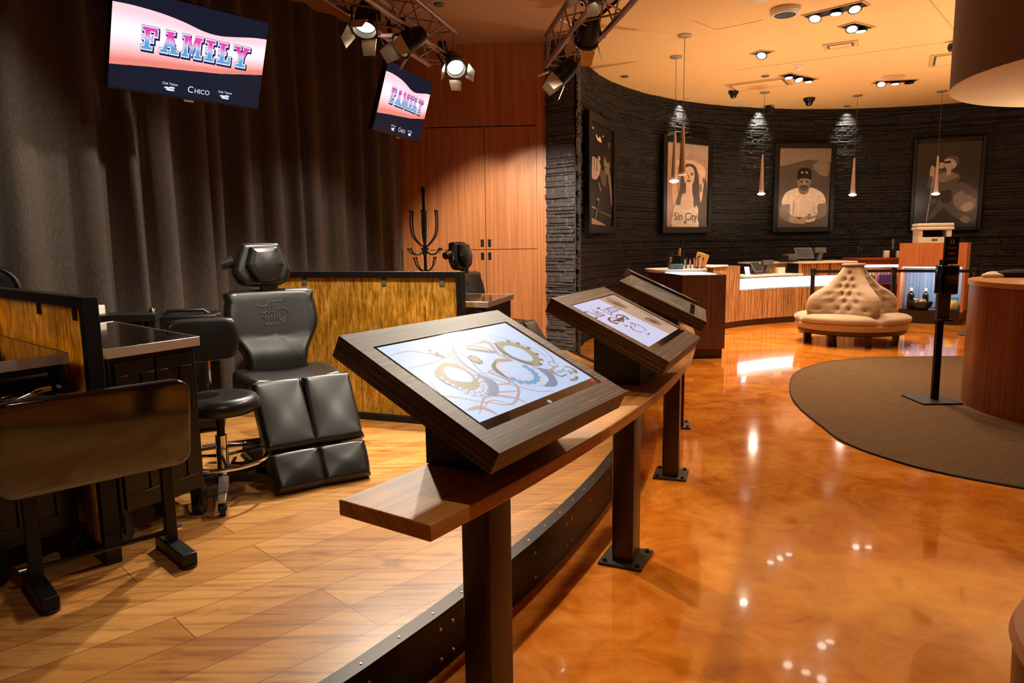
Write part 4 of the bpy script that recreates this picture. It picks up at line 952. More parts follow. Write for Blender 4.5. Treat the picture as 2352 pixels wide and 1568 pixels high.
# out of frame overhead: same lamps along both trusses, then unseen fill spots added
light('stage_spot', 'SPOT', (-1.45, 3.7, 3.0), (-3.6, 3.8, 1.75), P_STAGE*.9, WHITE, None, 84, .6, .05)
light('stage_spot', 'SPOT', (.9, 3.9, 3.0), (-1.4, 2.9, .4), P_STAGE*.6, WHITE, None, 70, .5, .05)
light('stage_spot', 'SPOT', (.95, 2.6, 3.1), (-1.0, 5.0, .7), P_STAGE*.9, WHITE, None, 50, .6, .05)  # unseen spot added to brighten the long grass panel
light('stage_spot', 'SPOT', (-.7, 3.5, 3.1), (-1.1, 5.05, .7), P_STAGE*2.6, WHITE, None, 70, .7, .05)  # unseen spot off the trusses, added to light the same panel
light('stage_spot', 'SPOT', (.6, .6, 3.1), (-1.9, 3.1, .8), P_STAGE*.55, WHITE, None, 50, .6, .05)  # unseen spot added camera-side to lift the dark near partition
t = thing('work_light', 'white lamp corner cut off by the top edge above the large television', 'light fitting', (-1.75, 5.1, 3.22))
mb = MB(); mb.box(-.12, -.05, -.03, .1, .05, .03); mb.build('body', M['white_plastic'], t, bevel=.01)
t = thing('fire_alarm', 'small pale fire alarm box on the tan stage ceiling at the top edge', 'alarm', (-.50, 6.45, 3.78), .3)
mb = MB(); mb.box(-.09, -.06, -.03, .09, .06, 0); b_ = mb.build('body', M['white_plastic'], t, bevel=.006)
mb = MB(); mb.lathe([(0, -.036), (.012, -.036), (.016, -.03)], 12); mb.build('lamp', plain('alarm_red', S(170, 40, 30), .4), t)
# ================================================================== STAGE FURNITURE
def partition(p, d, L, label):
    ang = math.degrees(math.atan2(-d[1], -d[0]))     # local +X points from far end to the free post
    t = thing('glass_partition', label, 'partition', (p[0], p[1], ZS), math.radians(ang), 'grass print partitions between the workstations')
    h = 1.09
    mb = MB(); mb.box(-.045, -.03, .0, 0, .03, h); mb.build('post', M['black'], t, bevel=.003)
    mb = MB(); mb.box(-L, -.03, .0, -L+.045, .03, h); mb.build('post', M['black'], t, bevel=.003)
    mb = MB(); mb.box(-L+.045, -.03, h-.045, -.045, .03, h); mb.build('top_rail', M['black'], t, bevel=.003)
    mb = MB(); mb.box(-L+.045, -.03, 0, -.045, .03, .045); mb.build('bottom_rail', M['black'], t, bevel=.003)
    mb = MB(); mb.box(-L+.046, -.005, .05, -.05, .005, h-.046); mb.build('panel', M['grass'], t)
    for x in (-.16, -.62, -1.3):
        if -x < L: mb = MB(); mb.box(x-.02, -.014, h-.1, x+.02, .014, h-.045); mb.build('clip', M['grey'], t, bevel=.003)
    return t
partition((-1.635, 2.735), (-.75, .66), 1.4, 'near grass print partition cut off by the left edge, between the two near workstations')
partition((-.325, 4.835), (-.936, .352), 1.7, 'long grass print partition behind the big black client chair')

def quad_frame(a, b):
    a, b = Vector((*a, 0)), Vector((*b, 0)); d = (b-a).normalized(); return Matrix(((d.x, -d.y, 0, a.x), (d.y, d.x, 0, a.y), (0, 0, 1, 0), (0, 0, 0, 1))), (b-a).length
def workstation(FL, FR, BR, BL, label, sgn=1, handle=False, castr=True):
    o = Vector(((FL[0]+BR[0])/2, (FL[1]+BR[1])/2, 0)); 
    t = thing('workstation', label, 'workstation', (o.x, o.y, ZS), 0, 'black tattoo workstations with steel edged tops')
    q = [(p[0]-o.x, p[1]-o.y) for p in (FL, FR, BR, BL)]
    c = (sum(p[0] for p in q)/4, sum(p[1] for p in q)/4)
    ins = lambda s: [(c[0]+(x-c[0])*s, c[1]+(y-c[1])*s) for x, y in q]
    h = .867
    mb = MB(); a, b = q, ins(.985)
    vs = [(x, y, z) for z in (h-.042, h) for x, y in a]+[(x, y, z) for z in (h-.042, h) for x, y in b]
    fs = []
    for i in range(4):
        j = (i+1) % 4
        fs += [(i, j, 4+j, 4+i), (4+i, 4+j, 12+j, 12+i), (8+j, 8+i, 12+i, 12+j), (j, i, 8+i, 8+j)]
    mb.add(vs, fs); mb.build('steel_edge', M['steel'], t, bevel=.003)
    mb = MB(); mb.prism(ins(.984), h-.04, h-.002); mb.build('worktop', M['black_gloss'], t)
    mb = MB(); mb.prism(ins(.93), .14, h-.043); body = mb.build('body', M['cabinet_black'], t, bevel=.004)
    F, L = quad_frame(ins(.93)[0], ins(.93)[1])
    if handle:
        mb = MB(); mb.box(.02, -.012, .60, L-.02, 0, .80, F); dr = mb.build('drawer', M['black_gloss'], t, bevel=.003)
        mb = MB(); mb.tube([F @ Vector(p) for p in ((.06, -.012, .715), (.1, -.045, .715), (.2, -.06, .71), (L-.22, -.06, .71), (L-.12, -.03, .735), (L-.07, -.013, .735))], .014, 10); mb.build('handle', M['chrome'], dr)
        for z in (.70, .735): mb = MB(); mb.cyl(F @ Vector((L-.035, -.012, z)), F @ Vector((L-.035, -.02, z)), .008, n=10); mb.build('bolt', M['steel'], dr)
        mb = MB(); mb.cyl(F @ Vector((L*.55, -.012, .655)), F @ Vector((L*.55, -.0135, .655)), .032, n=20); mb.build('badge', M['steel'], dr)
    for k in range(2):
        x0 = .02+(L-.04)*k/2; x1 = .02+(L-.04)*(k+1)/2-.008
        mb = MB(); z1 = .58 if handle else .80
        mb.box(x0, -.012, .16, x1, 0, .22, F); mb.box(x0, -.012, z1-.06, x1, 0, z1, F); mb.box(x0, -.012, .22, x0+.06, 0, z1-.06, F); mb.box(x1-.06, -.012, .22, x1, 0, z1-.06, F); mb.box(x0+.06, -.004, .22, x1-.06, 0, z1-.06, F)
        mb.build('door', M['cabinet_black'], t, bevel=.002)
    if castr:
        for x, y in ins(.86):
            mb = MB(); mb.cyl((x-.02, y, .05), (x+.02, y, .05), .05, n=20); mb.box(x-.028, y-.03, .05, x+.028, y+.03, .14); mb.build('caster', M['black'], t, bevel=.003)
    return t
workstation((-1.665, 2.86), (-1.45, 3.25), (-2.28, 4.02), (-2.42, 3.53), 'black steel edged workstation to the right of the near partition post')
workstation((-1.94, 2.49), (-1.765, 2.78), (-2.55, 3.47), (-2.75, 3.18), 'black steel edged workstation cut off by the left edge, with a chrome drawer handle', handle=True)
workstation((-.74, 5.21), (-.165, 4.99), (.02, 5.75), (-.55, 5.98), 'far steel edged workstation behind the nearest kiosk')

# padded tray table tipped upright
t = thing('tray_table', 'black padded tray table tipped upright in front of the near workstation', 'table', (-1.605, 2.645, ZS), math.radians(45))
w2 = .24
mb = MB(); mb.pillow(rrect(.68, .37, .06, 6), -.018, .018, T(.0, -.025, .565) @ RX(98), 0, .012, .0015); mb.build('padded_top', M['lacquer'], t)
for s in (-1, 1):
    mb = MB(); mb.box(s*w2-.022, -.012, .06, s*w2+.022, .022, .56); lg = mb.build('leg', M['black'], t, bevel=.003)
    mb = MB(); mb.box(s*w2-.03, -.19, .012, s*w2+.03, .12, .062); ft = mb.build('foot', M['black'], lg, bevel=.005)
    for y in (-.165, .1): mb = MB(); mb.lathe([(.034, 0), (.034, .012), (.02, .016)], 16, T(s*w2, y, 0)); mb.build('glide', M['black_plastic'], ft)
    mb = MB(); mb.cyl((s*w2-.02, .03, .1), (s*w2+.05*s, .03, .1), .012, n=10); mb.build('knob', M['chrome'], lg)
mb = MB(); mb.cyl((-w2, 0, .105), (w2, 0, .105), .011, n=12); mb.build('crossbar', M['black_gloss'], t)

# client chair
def client_chair(loc, rot, label):
    t = thing('client_chair', label, 'chair', (*loc, ZS), math.radians(rot), 'black padded tattoo client chairs')
    V = M['vinyl']
    so = smooth_poly([(-.26, .0), (-.20, -.035), (.20, -.035), (.26, 0), (.285, .18), (.27, .42), (.16, .47), (-.16, .47), (-.27, .42), (-.285, .18)], 4)
    mb = MB(); mb.pillow(so, .40, .54, None, 0, .05, .0)
    for i, v in enumerate(mb.v):
        if v.z > .5: v.z += .035*(abs(v.x)/.28)**2-.012
    mb.build('seat', V, t, sharp=60)
    bo = smooth_poly([(-.225, .50), (.225, .50), (.262, .44), (.278, .33), (.262, .235), (.195, .115), (.175, .02), (.16, -.03), (-.16, -.03), (-.175, .02), (-.195, .115), (-.262, .235), (-.278, .33), (-.262, .44)], 3)
    B = T(0, .43, .52) @ RX(77)
    mb = MB(); mb.pillow(bo, -.05, .055, None, 0, .045, .0)
    for v in mb.v:
        if v.z > .02: v.z += .05*math.sin(max(0, min(1, (.2-v.y)/.25))*PI)*.5+.03*(abs(v.x)/.27)**2-.01
    mb.v = [B @ v for v in mb.v]; bk = mb.build('backrest', V, t, sharp=60)
    mb = MB()   # stitched emblem
    def st(pts): mb.tube([B @ Vector((x, y, z_)) for x, y, z_ in ((*p, .056+.03*(abs(p[0])/.27)**2) for p in pts)], .0016, 5)
    for pts in ([(-.09, .405), (-.06, .392), (-.03, .402)], [(-.035, .412), (-.005, .424), (.03, .42)], [(.036, .424), (.06, .427)], [(-.07, .36), (-.055, .35), (-.04, .362), (-.025, .35), (-.01, .364), (.005, .352), (.02, .368), (.06, .378), (.09, .36), (.094, .348)], [(-.065, .335), (-.045, .31), (-.03, .30)], [(-.05, .336), (-.03, .315)], [(-.06, .30), (-.045, .275), (-.035, .29), (-.015, .277), (0, .29), (.015, .28), (.03, .29)], [(.035, .30), (.055, .31), (.068, .325)], [(.04, .285), (.06, .296), (.07, .31)])+tuple([(-.03+.014*k, .41), (-.032+.014*k, .372)] for k in range(5))+tuple([(-.03+.016*k, .34), (-.03+.016*k, .305)] for k in range(5)):
        st(spline([(*p, 0) for p in pts], 3) and [(q.x, q.y) for q in spline([(*p, 0) for p in pts], 3)])
    tag(mb.build('stitched_emblem', M['grey'], bk), 'pale stitched emblem')
    H = T(-.03, .545, 1.165) @ RX(80) @ Matrix.Scale(.93, 4)
    ho = smooth_poly([(-.10, .145), (.10, .145), (.13, .12), (.185, -.02), (.18, -.07), (.12, -.135), (-.12, -.135), (-.18, -.07), (-.185, -.02), (-.13, .12)], 3)
    mb = MB(); mb.pillow(ho, -.055, .035, H, 0, .04, .005); hr = mb.build('headrest', V, t, sharp=60)
    hp = smooth_poly([(-.075, .115), (.075, .115), (.09, .1), (.122, .0), (.115, -.02), (.06, -.112), (-.06, -.112), (-.115, -.02), (-.122, .0), (-.09, .1)], 3)
    mb = MB(); mb.pillow(hp, .03, .085, H @ T(.008, -.005, 0), 0, .03, .012); mb.build('head_pad', V, hr, sharp=60)
    mb = MB(); mb.box(-.05, .0, -.01, .05, .04, .22, T(0, .50, .98)); mb.build('neck_bracket', M['black'], t, bevel=.004)
    mb = MB(); mb.cyl((-.19, .57, 1.19), (-.26, .58, 1.17), .035, n=14); mb.build('headrest_knob', M['black_plastic'], t)
    for s in (-1, 1):
        Lg = T(s*.142, -.045, .535) @ RZ(-3*s) @ RX(57)
        up = smooth_poly([(-.115, 0), (.115, 0), (.132, -.03), (.135, -.2), (.135, -.37), (.12, -.40), (-.12, -.40), (-.135, -.37), (-.135, -.2), (-.132, -.03)], 3)
        mb = MB(); mb.pillow(up, -.06, .045, Lg, 0, .035, .012); l = mb.build('leg_rest', V, t, sharp=60)
        lo = smooth_poly([(-.115, -.415), (.115, -.415), (.135, -.44), (.138, -.52), (.13, -.60), (.11, -.625), (-.11, -.625), (-.13, -.60), (-.138, -.52), (-.135, -.44)], 3)
        mb = MB(); mb.pillow(lo, -.06, .05, Lg, 0, .04, .01); mb.build('calf_pad', V, l, sharp=60)
        mb = MB(); mb.box(-.03, -.5, -.085, .03, -.02, -.06, Lg); mb.build('leg_frame', M['black'], l)
    mb = MB(); mb.prism(rrect(.46, .72, .1, 6, 0, .22), 0, .05); mb.build('base_plate', M['black'], t, bevel=.012)
    mb = MB(); mb.lathe([(.16, .05), (.12, .09), (.09, .12), (.085, .36), (.15, .40)], 24, T(0, .22, 0)); mb.build('column', M['chrome'], t)
    mb = MB(); mb.box(-.2, .02, .33, .2, .42, .40); mb.build('seat_frame', M['black'], t, bevel=.01)
    mb = MB(); mb.tube([(-.18, .1, .07), (-.34, -.02, .1), (-.38, .02, .1), (-.34, .14, .09)], .009, 8); mb.build('foot_pedal', M['black'], t)
    mb = MB(); mb.cyl((-.5, .2, .16), (-.12, .16, .16), .018, n=14); mb.build('release_bar', M['chrome'], t)
    mb = MB(); mb.lathe([(.0, .03), (.05, .028), (.06, .015), (.05, 0)], 20, T(-.36, .42, .08)); mb.build('foot_lever', M['chrome'], t)
    return t
client_chair((-1.22, 3.95), 33, 'large black padded client chair with split leg rests in the middle of the stage')
client_chair((.03, 6.57), 66, 'farther black padded client chair in front of the cherry wood cupboard')

# drafting stool
t = thing('drafting_stool', 'black stool with backrest and chrome foot ring beside the big client chair', 'stool', (-1.503, 3.53, ZS), math.radians(33))
V = M['vinyl']
mb = MB(); mb.pillow([(.2*math.cos(2*PI*i/36), .2*math.sin(2*PI*i/36)) for i in range(36)], .44, .53, None, 0, .045, -.008); mb.build('seat', V, t, sharp=60)
mb = MB(); mb.pillow(smooth_poly([(-.13, .115), (.13, .115), (.175, .06), (.175, -.05), (.12, -.105), (-.12, -.105), (-.175, -.05), (-.175, .06)], 4), -.02, .035, None, 0, .028, .004)
for v in mb.v: v.z += .9*v.x*v.x
Bm = T(-.03, .20, .79) @ RX(86); mb.v = [Bm @ v for v in mb.v]; mb.build('backrest', V, t, sharp=60)
mb = MB(); mb.tube(spline([(0, .02, .43), (0, .2, .41), (0, .25, .5), (0, .235, .78)], 5), .016, 8); mb.build('back_bar', M['chrome'], t)
mb = MB(); mb.cyl((0, 0, .08), (0, 0, .32), .03, n=20); mb.build('column_sleeve', M['chrome'], t)
mb = MB(); mb.cyl((0, 0, .32), (0, 0, .44), .02, n=16); mb.build('piston', M['black'], t)
mb = MB(); R = .235; mb.tube([(R*math.cos(2*PI*i/40), R*math.sin(2*PI*i/40), .20) for i in range(40)], .011, 8, True)
for i in range(3): a = 2*PI*i/3+.4; mb.cyl((R*math.cos(a), R*math.sin(a), .20), (.03*math.cos(a), .03*math.sin(a), .21), .008, n=8)
mb.build('foot_ring', M['chrome'], t)
mb = MB(); mb.lathe([(.0, .11), (.045, .11), (.05, .07), (0, .07)], 20); mb.build('hub', M['black'], t)
for i in range(5):
    a = math.radians(-70-33+72*i); c, s = math.cos(a), math.sin(a); mt = RZ(math.degrees(a))
    mb = MB(); mb.add([(.04, -.025, .115), (.04, .025, .115), (.33, .018, .088), (.33, -.018, .088), (.04, -.025, .075), (.04, .025, .075), (.33, .018, .068), (.33, -.018, .068)], [(0, 1, 2, 3), (7, 6, 5, 4), (0, 4, 5, 1), (1, 5, 6, 2), (2, 6, 7, 3), (3, 7, 4, 0)], mt); lg = mb.build('leg', M['black'] if i else M['steel'], t, bevel=.003)
    mb = MB(); mb.cyl((.31, -.014, .03), (.31, .014, .03), .03, n=20, M=mt); mb.cyl((.31, 0, .05), (.31, 0, .075), .01, n=10, M=mt); mb.box(.285, -.02, .03, .325, .02, .058, mt); mb.build('caster', M['black_plastic'], lg, bevel=.002)

# equipment behind the workstations
t = thing('equipment_case', 'black flight case with a pale front panel behind the stool', 'case', (-2.27, 4.95, ZS), math.radians(20))
mb = MB(); mb.box(-.19, -.18, .02, .19, .2, .82); mb.build('body', M['black'], t, bevel=.01)
mb = MB(); mb.box(.02, -.19, .66, .17, -.178, .78); mb.build('front_panel', M['grey'], t)
mb = MB(); mb.tube([(-.15, -.1, .82), (-.12, -.1, .85), (.1, -.1, .85), (.14, -.1, .82)], .012, 8); mb.build('carry_handle', M['black_plastic'], t)
mb = MB(); mb.cyl((.12, -.16, .82), (.21, -.16, .83), .01, n=8); mb.build('latch', M['chrome'], t)
t = thing('tool_rack', 'black slotted equipment rack with a chrome knob behind the near workstation', 'rack', (-2.42, 4.28, ZS), math.radians(18))
mb = MB(); mb.box(-.26, -.1, .84, .24, .1, .885); mb.build('top_bar', M['black_plastic'], t, bevel=.004)
mb = MB()
for i in range(12): mb.box(-.24+.04*i, -.09, .78, -.225+.04*i, .09, .84)
mb.build('slots', M['black'], t)
for x in (-.25, .22): mb = MB(); mb.box(x-.015, -.09, 0, x+.015, .09, .84); mb.build('upright', M['black'], t)
mb = MB(); mb.lathe([(0, .03), (.016, .026), (.02, .012), (.012, 0)], 16, T(.21, 0, .885)); mb.build('knob', M['chrome'], t)
mb = MB(); mb.box(-.045, -.04, 0, .045, .04, .055); tag(mb.build('small_box', M['white_plastic'], None, (-2.52, 4.25, ZS+.885), bevel=.004), 'small white box standing on the slotted equipment rack', 'box')
t = thing('office_chair', 'black office chair of which only the curved back shows at the left edge', 'chair', (-3.28, 4.33, ZS), math.radians(30))
mb = MB(); mb.tube(spline([(-.2, 0, .66), (-.23, .03, .9), (-.2, .06, 1.09), (-.1, .07, 1.165), (.1, .07, 1.165), (.2, .06, 1.09), (.23, .03, .9), (.2, 0, .66)], 5), .018, 10); mb.build('back_frame', M['black_plastic'], t)
mb = MB(); mb.pillow(smooth_poly([(-.19, -.2), (.19, -.2), (.21, 0), (.17, .2), (-.17, .2), (-.21, 0)], 4), -.01, .01, T(0, .045, .92) @ RX(84), 0, .01, .0); mb.build('back_mesh', M['belt'], t)
mb = MB(); mb.pillow(rrect(.46, .44, .08), .42, .5, T(0, -.22, 0), 0, .03, .005); mb.build('seat', M['vinyl'], t)
mb = MB(); mb.cyl((0, -.2, .08), (0, -.2, .42), .025, n=14); mb.box(-.03, -.2, .40, .03, .06, .42); mb.box(-.03, .03, .40, .03, .06, .7); mb.build('column', M['black'], t)
mb = MB()
for i in range(5): a = 2*PI*i/5; mb.cyl((0, -.2, .1), (.28*math.cos(a), -.2+.28*math.sin(a), .06), .018, n=8); mb.cyl((.28*math.cos(a)-.015, -.2+.28*math.sin(a), .03), (.28*math.cos(a)+.015, -.2+.28*math.sin(a), .03), .03, n=14)
mb.build('star_base', M['black'], t)

# coat rack
t = thing('coat_rack', 'tall black coat rack with curved hooks by the curtain and wood wall', 'coat rack', (-.93, 7.72, ZS), .3)
mb = MB(); mb.cyl((0, 0, .04), (0, 0, 1.80), .017, n=12)
for z in (.45, .95, 1.42, 1.55): mb.cyl((0, 0, z), (0, 0, z+.03), .026, n=12)
mb.lathe([(0, 1.90), (.02, 1.88), (.028, 1.85), (.012, 1.80)], 14); mb.build('pole', M['black'], t)
for k in range(6):
    a = 2*PI*k/6+.2; c, s = math.cos(a), math.sin(a)
    mb = MB(); mb.tube(spline([(0, 0, 1.24), (.08*c, .08*s, 1.30), (.14*c, .14*s, 1.38), (.16*c, .16*s, 1.50), (.155*c, .155*s, 1.62)], 4), .008, 8); mb.cyl((.155*c, .155*s, 1.62), (.155*c, .155*s, 1.645), .012, n=10)
    mb.tube(spline([(0, 0, 1.22), (.08*c, .08*s, 1.17), (.16*c, .16*s, 1.19), (.19*c, .19*s, 1.23)], 4), .007, 8); mb.cyl((.19*c, .19*s, 1.225), (.197*c, .197*s, 1.24), .012, n=10); mb.build('hook', M['black'], t)
for k in range(4):
    a = 2*PI*k/4+.5; c, s = math.cos(a), math.sin(a)
    mb = MB(); mb.tube(spline([(0, 0, .42), (.06*c, .06*s, .42), (.12*c, .12*s, .47), (.15*c, .15*s, .55)], 4), .007, 8); mb.cyl((.15*c, .15*s, .55), (.152*c, .152*s, .565), .011, n=10)
    mb.v = [v+Vector((0, 0, .58)) for v in mb.v]; mb.build('lower_hook', M['black'], t)
for k in range(4):
    a = 2*PI*k/4; c, s = math.cos(a), math.sin(a)
    mb = MB(); mb.tube(spline([(0, 0, .3), (.1*c, .1*s, .2), (.2*c, .2*s, .05), (.26*c, .26*s, .012)], 4), .011, 8); mb.build('foot', M['black'], t)
# ================================================================== RECEPTION
def arcpart(name, mat, parent, R0, R1, a0, a1, z0, z1, n=24, bevel=0):
    mb = MB(); mb.arc(CC, R0, R1, a0, a1, z0, z1, n); return mb.build(name, mat, parent, bevel=bevel)
t = thing('reception_counter', 'curved reception counter of striped zebrano with a glowing white band', 'counter', (0, 0, 0))
arcpart('plinth', M['plinth'], t, 4.17, 4.7, 127, 91, .0, .11)
arcpart('lower_panel', M['zebra_z'], t, 4.12, 4.2, 127, 91, .11, .625, 30)
arcpart('light_band', M['strip'], t, 4.125, 4.2, 126.2, 91, .64, .82, 30)
arcpart('band_backing', M['plinth'], t, 4.19, 4.24, 127, 91, .62, .85, 30)
arcpart('low_top', M['white'], t, 4.06, 4.62, 126.2, 106.5, .845, .875, 24, .006)
arcpart('upper_panel', M['zebra_z'], t, 4.12, 4.2, 106.5, 91, .825, 1.05, 16)
arcpart('upper_panel', M['zebra_z'], t, 4.52, 4.6, 115.5, 106.5, .875, 1.05, 12)
arcpart('high_top', M['white'], t, 4.48, 4.95, 115.8, 106.5, 1.05, 1.078, 12, .006); arcpart('high_top', M['white'], t, 4.06, 4.95, 106.5, 91.5, 1.05, 1.078, 16, .006)
t = thing('reception_counter', 'tall left end of the striped reception counter, partly behind the brown display desk', 'counter', (0, 0, 0))
arcpart('plinth', M['plinth'], t, 4.17, 4.7, 143, 127.05, .0, .11); arcpart('front_panel', M['zebra_z'], t, 4.12, 4.62, 139, 127.05, .11, 1.05, 14)
arcpart('counter_top', M['white'], t, 4.1, 4.7, 141, 132.5, 1.05, 1.078, 12, .006)
t = thing('shelf_unit', 'low cherry wood shelf unit with a lit shelf of bottles behind the sofa', 'shelf unit', (0, 0, 0))
arcpart('top', M['cherry_uv'], t, 4.22, 4.75, 91, 79.5, 1.09, 1.125, 10); arcpart('lit_fascia', M['strip'], t, 4.30, 4.34, 91, 79.5, .955, 1.0, 10)
[b for b in M['strip'].node_tree.nodes if b.type == 'BSDF_PRINCIPLED']
for z in (.11, .66, 1.0): arcpart('shelf_board', M['cherry_uv'], t, 4.28, 4.72, 91, 79.5, z-.02 if z < 1 else 1.0, z if z < 1 else 1.09, 10)
arcpart('back_panel', M['cherry_uv'], t, 4.72, 4.75, 91, 79.5, 0, 1.09, 10); arcpart('side_panel', M['cherry_uv'], t, 4.25, 4.72, 80.0, 79.5, 0, 1.0, 2); arcpart('plinth', M['plinth'], t, 4.3, 4.6, 91, 79.5, 0, .09, 8)
q = pol(CC, 4.42, 85); light('shelf_light', 'AREA', (q[0], q[1], .985), (q[0], q[1], .5), 7, (1, .92, .75), t, sx=.7, sy=.1)

def on(C, r, a, z, rot=0): x, y = pol(C, r, a); return (x, y, z), math.radians(a-90+rot)
def bottle(loc, col, label, group, h=.2, r=.032, cap='white_plastic'):
    mb = MB(); mb.lathe([(0, 0), (r, 0), (r, h*.62), (r*.8, h*.72), (r*.36, h*.78), (r*.36, h*.84)], 16)
    o = tag(mb.build('bottle', M[col]), label, 'bottle', group); o.location = loc
    mb = MB(); mb.lathe([(r*.45, h*.84), (r*.45, h), (0, h)], 12); mb.build('cap', M[cap], o); return o
M['green'] = plain('green_bottle', S(70, 120, 92), .3); M['purple'] = plain('purple_bottle', S(92, 70, 150), .3); M['amber'] = plain('amber_jar', S(150, 100, 50), .3); M['yellow'] = plain('yellow_bag', S(214, 190, 84), .5); M['tan'] = plain('paper_cup', S(186, 142, 98), .6); M['pink'] = plain('pink_pack', S(214, 120, 104), .5); M['cyan'] = plain('cyan_pack', S(90, 130, 150), .4); M['gold'] = plain('gold_lid', S(214, 172, 104), .35, .6); M['bluewall'] = wood('blue_lit_slats', [(.3, S(96, 112, 132)), (.7, S(150, 168, 190))], (50, 50, .6), .5)
for i in range(5): bottle((*pol(CC, 4.36, 88.6-.75*i), .66), 'green', 'green bottle in the row on the lit shelf behind the sofa', 'green bottles on the lit shelf', .2+.01*(i % 2), .03)
for i in range(6): bottle((*pol(CC, 4.36, 84.2-.72*i), .66), 'purple', 'purple bottle in the row on the lit shelf behind the sofa', 'purple bottles on the lit shelf', .22, .03)
mb = MB(); mb.lathe([(0, 0), (.045, 0), (.05, .02), (.05, .12), (.03, .14), (0, .14)], 20); o = tag(mb.build('candle_jar', M['white']), 'pale candle jar on the lower shelf behind the sofa', 'jar'); o.location = (*pol(CC, 4.36, 80.9), .11); o.location.z = .113
bottle((*pol(CC, 4.34, 82.0), .113), 'purple', 'purple bottle standing alone on the bottom shelf near the candle jar', None, .2, .028)

# printer cabinet
t = thing('printer_cabinet', 'tall cherry wood cabinet with a bluish lit niche, carrying the white printer', 'cabinet', (7.20, 12.13, 0), math.radians(-38))
w2, dp = .50, .6
mb = MB(); mb.box(-w2, 0, .98, w2, dp, 1.385); mb.build('upper_front', M['cherry'], t)
for s in (-1, 1): mb = MB(); mb.box(s*w2-.04*(s > 0), 0, .12, s*w2+.04*(s < 0), dp, .98); mb.build('side_panel', M['cherry'], t)
mb = MB(); mb.box(-w2+.04, dp-.03, .24, w2-.04, dp, .98); mb.build('niche_back', M['bluewall'], t)
mb = MB(); mb.box(-w2, 0, .0, w2, dp, .22); mb.build('plinth', M['sofa_wood'], t)
mb = MB(); mb.box(-w2+.04, .03, .22, w2-.04, dp-.03, .235); mb.build('niche_floor', M['black_gloss'], t)
mb = MB(); mb.box(-w2+.06, .05, .965, w2-.06, .1, .98); mb.build('led_strip', glow('cool_led', (.75, .87, 1, 1), 3), t)
light('niche_light', 'AREA', wm(t) @ Vector((0, .1, .955)), wm(t) @ Vector((0, .4, .3)), 9, (.72, .86, 1), t, sx=.8, sy=.06)
CT = wm(t)
def inn(x, y, z): return CT @ Vector((x, y, z))
for x, h, r, lab in ((-.33, .36, .06, 'large black bottle in the bluish lit niche, left one'), (-.10, .36, .05, 'black bottle with a pale label in the bluish lit niche, right one')):
    o = bottle(inn(x, .34, .237), 'black_gloss', lab, 'black bottles in the niche', h, r)
mb = MB(); mb.lathe([(0, .01), (.11, 0), (.16, .05), (.19, .13), (.18, .13), (.15, .05), (0, .03)], 28); o = tag(mb.build('bowl', M['black_plastic']), 'wide black bowl holding snacks in the bluish lit niche', 'bowl'); o.location = inn(-.14, .16, .237)
mb = MB(); r_ = random.Random(2)
for i in range(26):
    a = r_.uniform(0, 6.28); q = r_.uniform(0, .1); m_ = T(q*math.cos(a), q*math.sin(a), .10+r_.uniform(0, .07)) @ Matrix.Rotation(r_.uniform(0, 3), 4, (r_.random(), r_.random(), r_.random()+.1)); mb.box(-.026, -.018, -.008, .026, .018, .008, m_, i % 3)
o = tag(mb.build('snack_packets', [M['white'], M['pink'], M['tan']]), 'heap of wrapped snacks in the wide black bowl', 'snacks', kind='stuff'); o.location = inn(-.14, .16, .237)
mb = MB(); mb.lathe([(0, 0), (.032, 0), (.044, .125), (0, .125)], 20); o = tag(mb.build('paper_cup', M['tan']), 'tan paper coffee cup with dark lid in the lit niche', 'cup'); o.location = inn(.13, .08, .237)
mb = MB(); mb.lathe([(.047, .12), (.047, .13), (.038, .143), (0, .143)], 20); mb.build('lid', M['grey'], o)
mb = MB(); mb.pillow(rrect(.17, .16, .04), -.03, .03, T(0, 0, .085) @ RX(84), 0, .02, .02); o = tag(mb.build('snack_bag', M['yellow']), 'yellow bag behind the paper cup in the lit niche', 'bag'); o.location = inn(.33, .22, .237)
mb = MB(); mb.box(-.09, -.06, 0, .09, .06, .22); o = tag(mb.build('carton', M['cyan'], bevel=.006), 'pale blue carton standing in the right of the lit niche', 'box'); o.location = inn(.30, .40, .237); o.rotation_euler.z = -.6
# printer
t = thing('printer', 'white laser printer on top of the cherry wood cabinet', 'printer', inn(-.06, .28, 1.385), math.radians(-16))
mb = MB(); mb.box(-.25, -.2, 0, .25, .2, .10); mb.box(-.25, -.2, .10, -.19, .2, .22); mb.box(.17, -.2, .10, .25, .2, .22); mb.box(-.19, .05, .10, .17, .2, .22); mb.build('body', M['white_plastic'], t, bevel=.006)
mb = MB(); mb.box(-.19, -.19, .10, .17, .05, .104); mb.box(-.19, .045, .104, .17, .05, .22); mb.build('paper_slot', M['blue_black'], t)
mb = MB(); mb.box(-.28, -.23, .22, .28, .2, .275); mb.box(-.275, -.225, .282, .275, .195, .335); mb.build('scanner_lid', M['white_plastic'], t, bevel=.016)
mb = MB(); mb.box(-.05, -.203, .035, .04, -.2, .07); mb.build('badge', M['grey'], t)
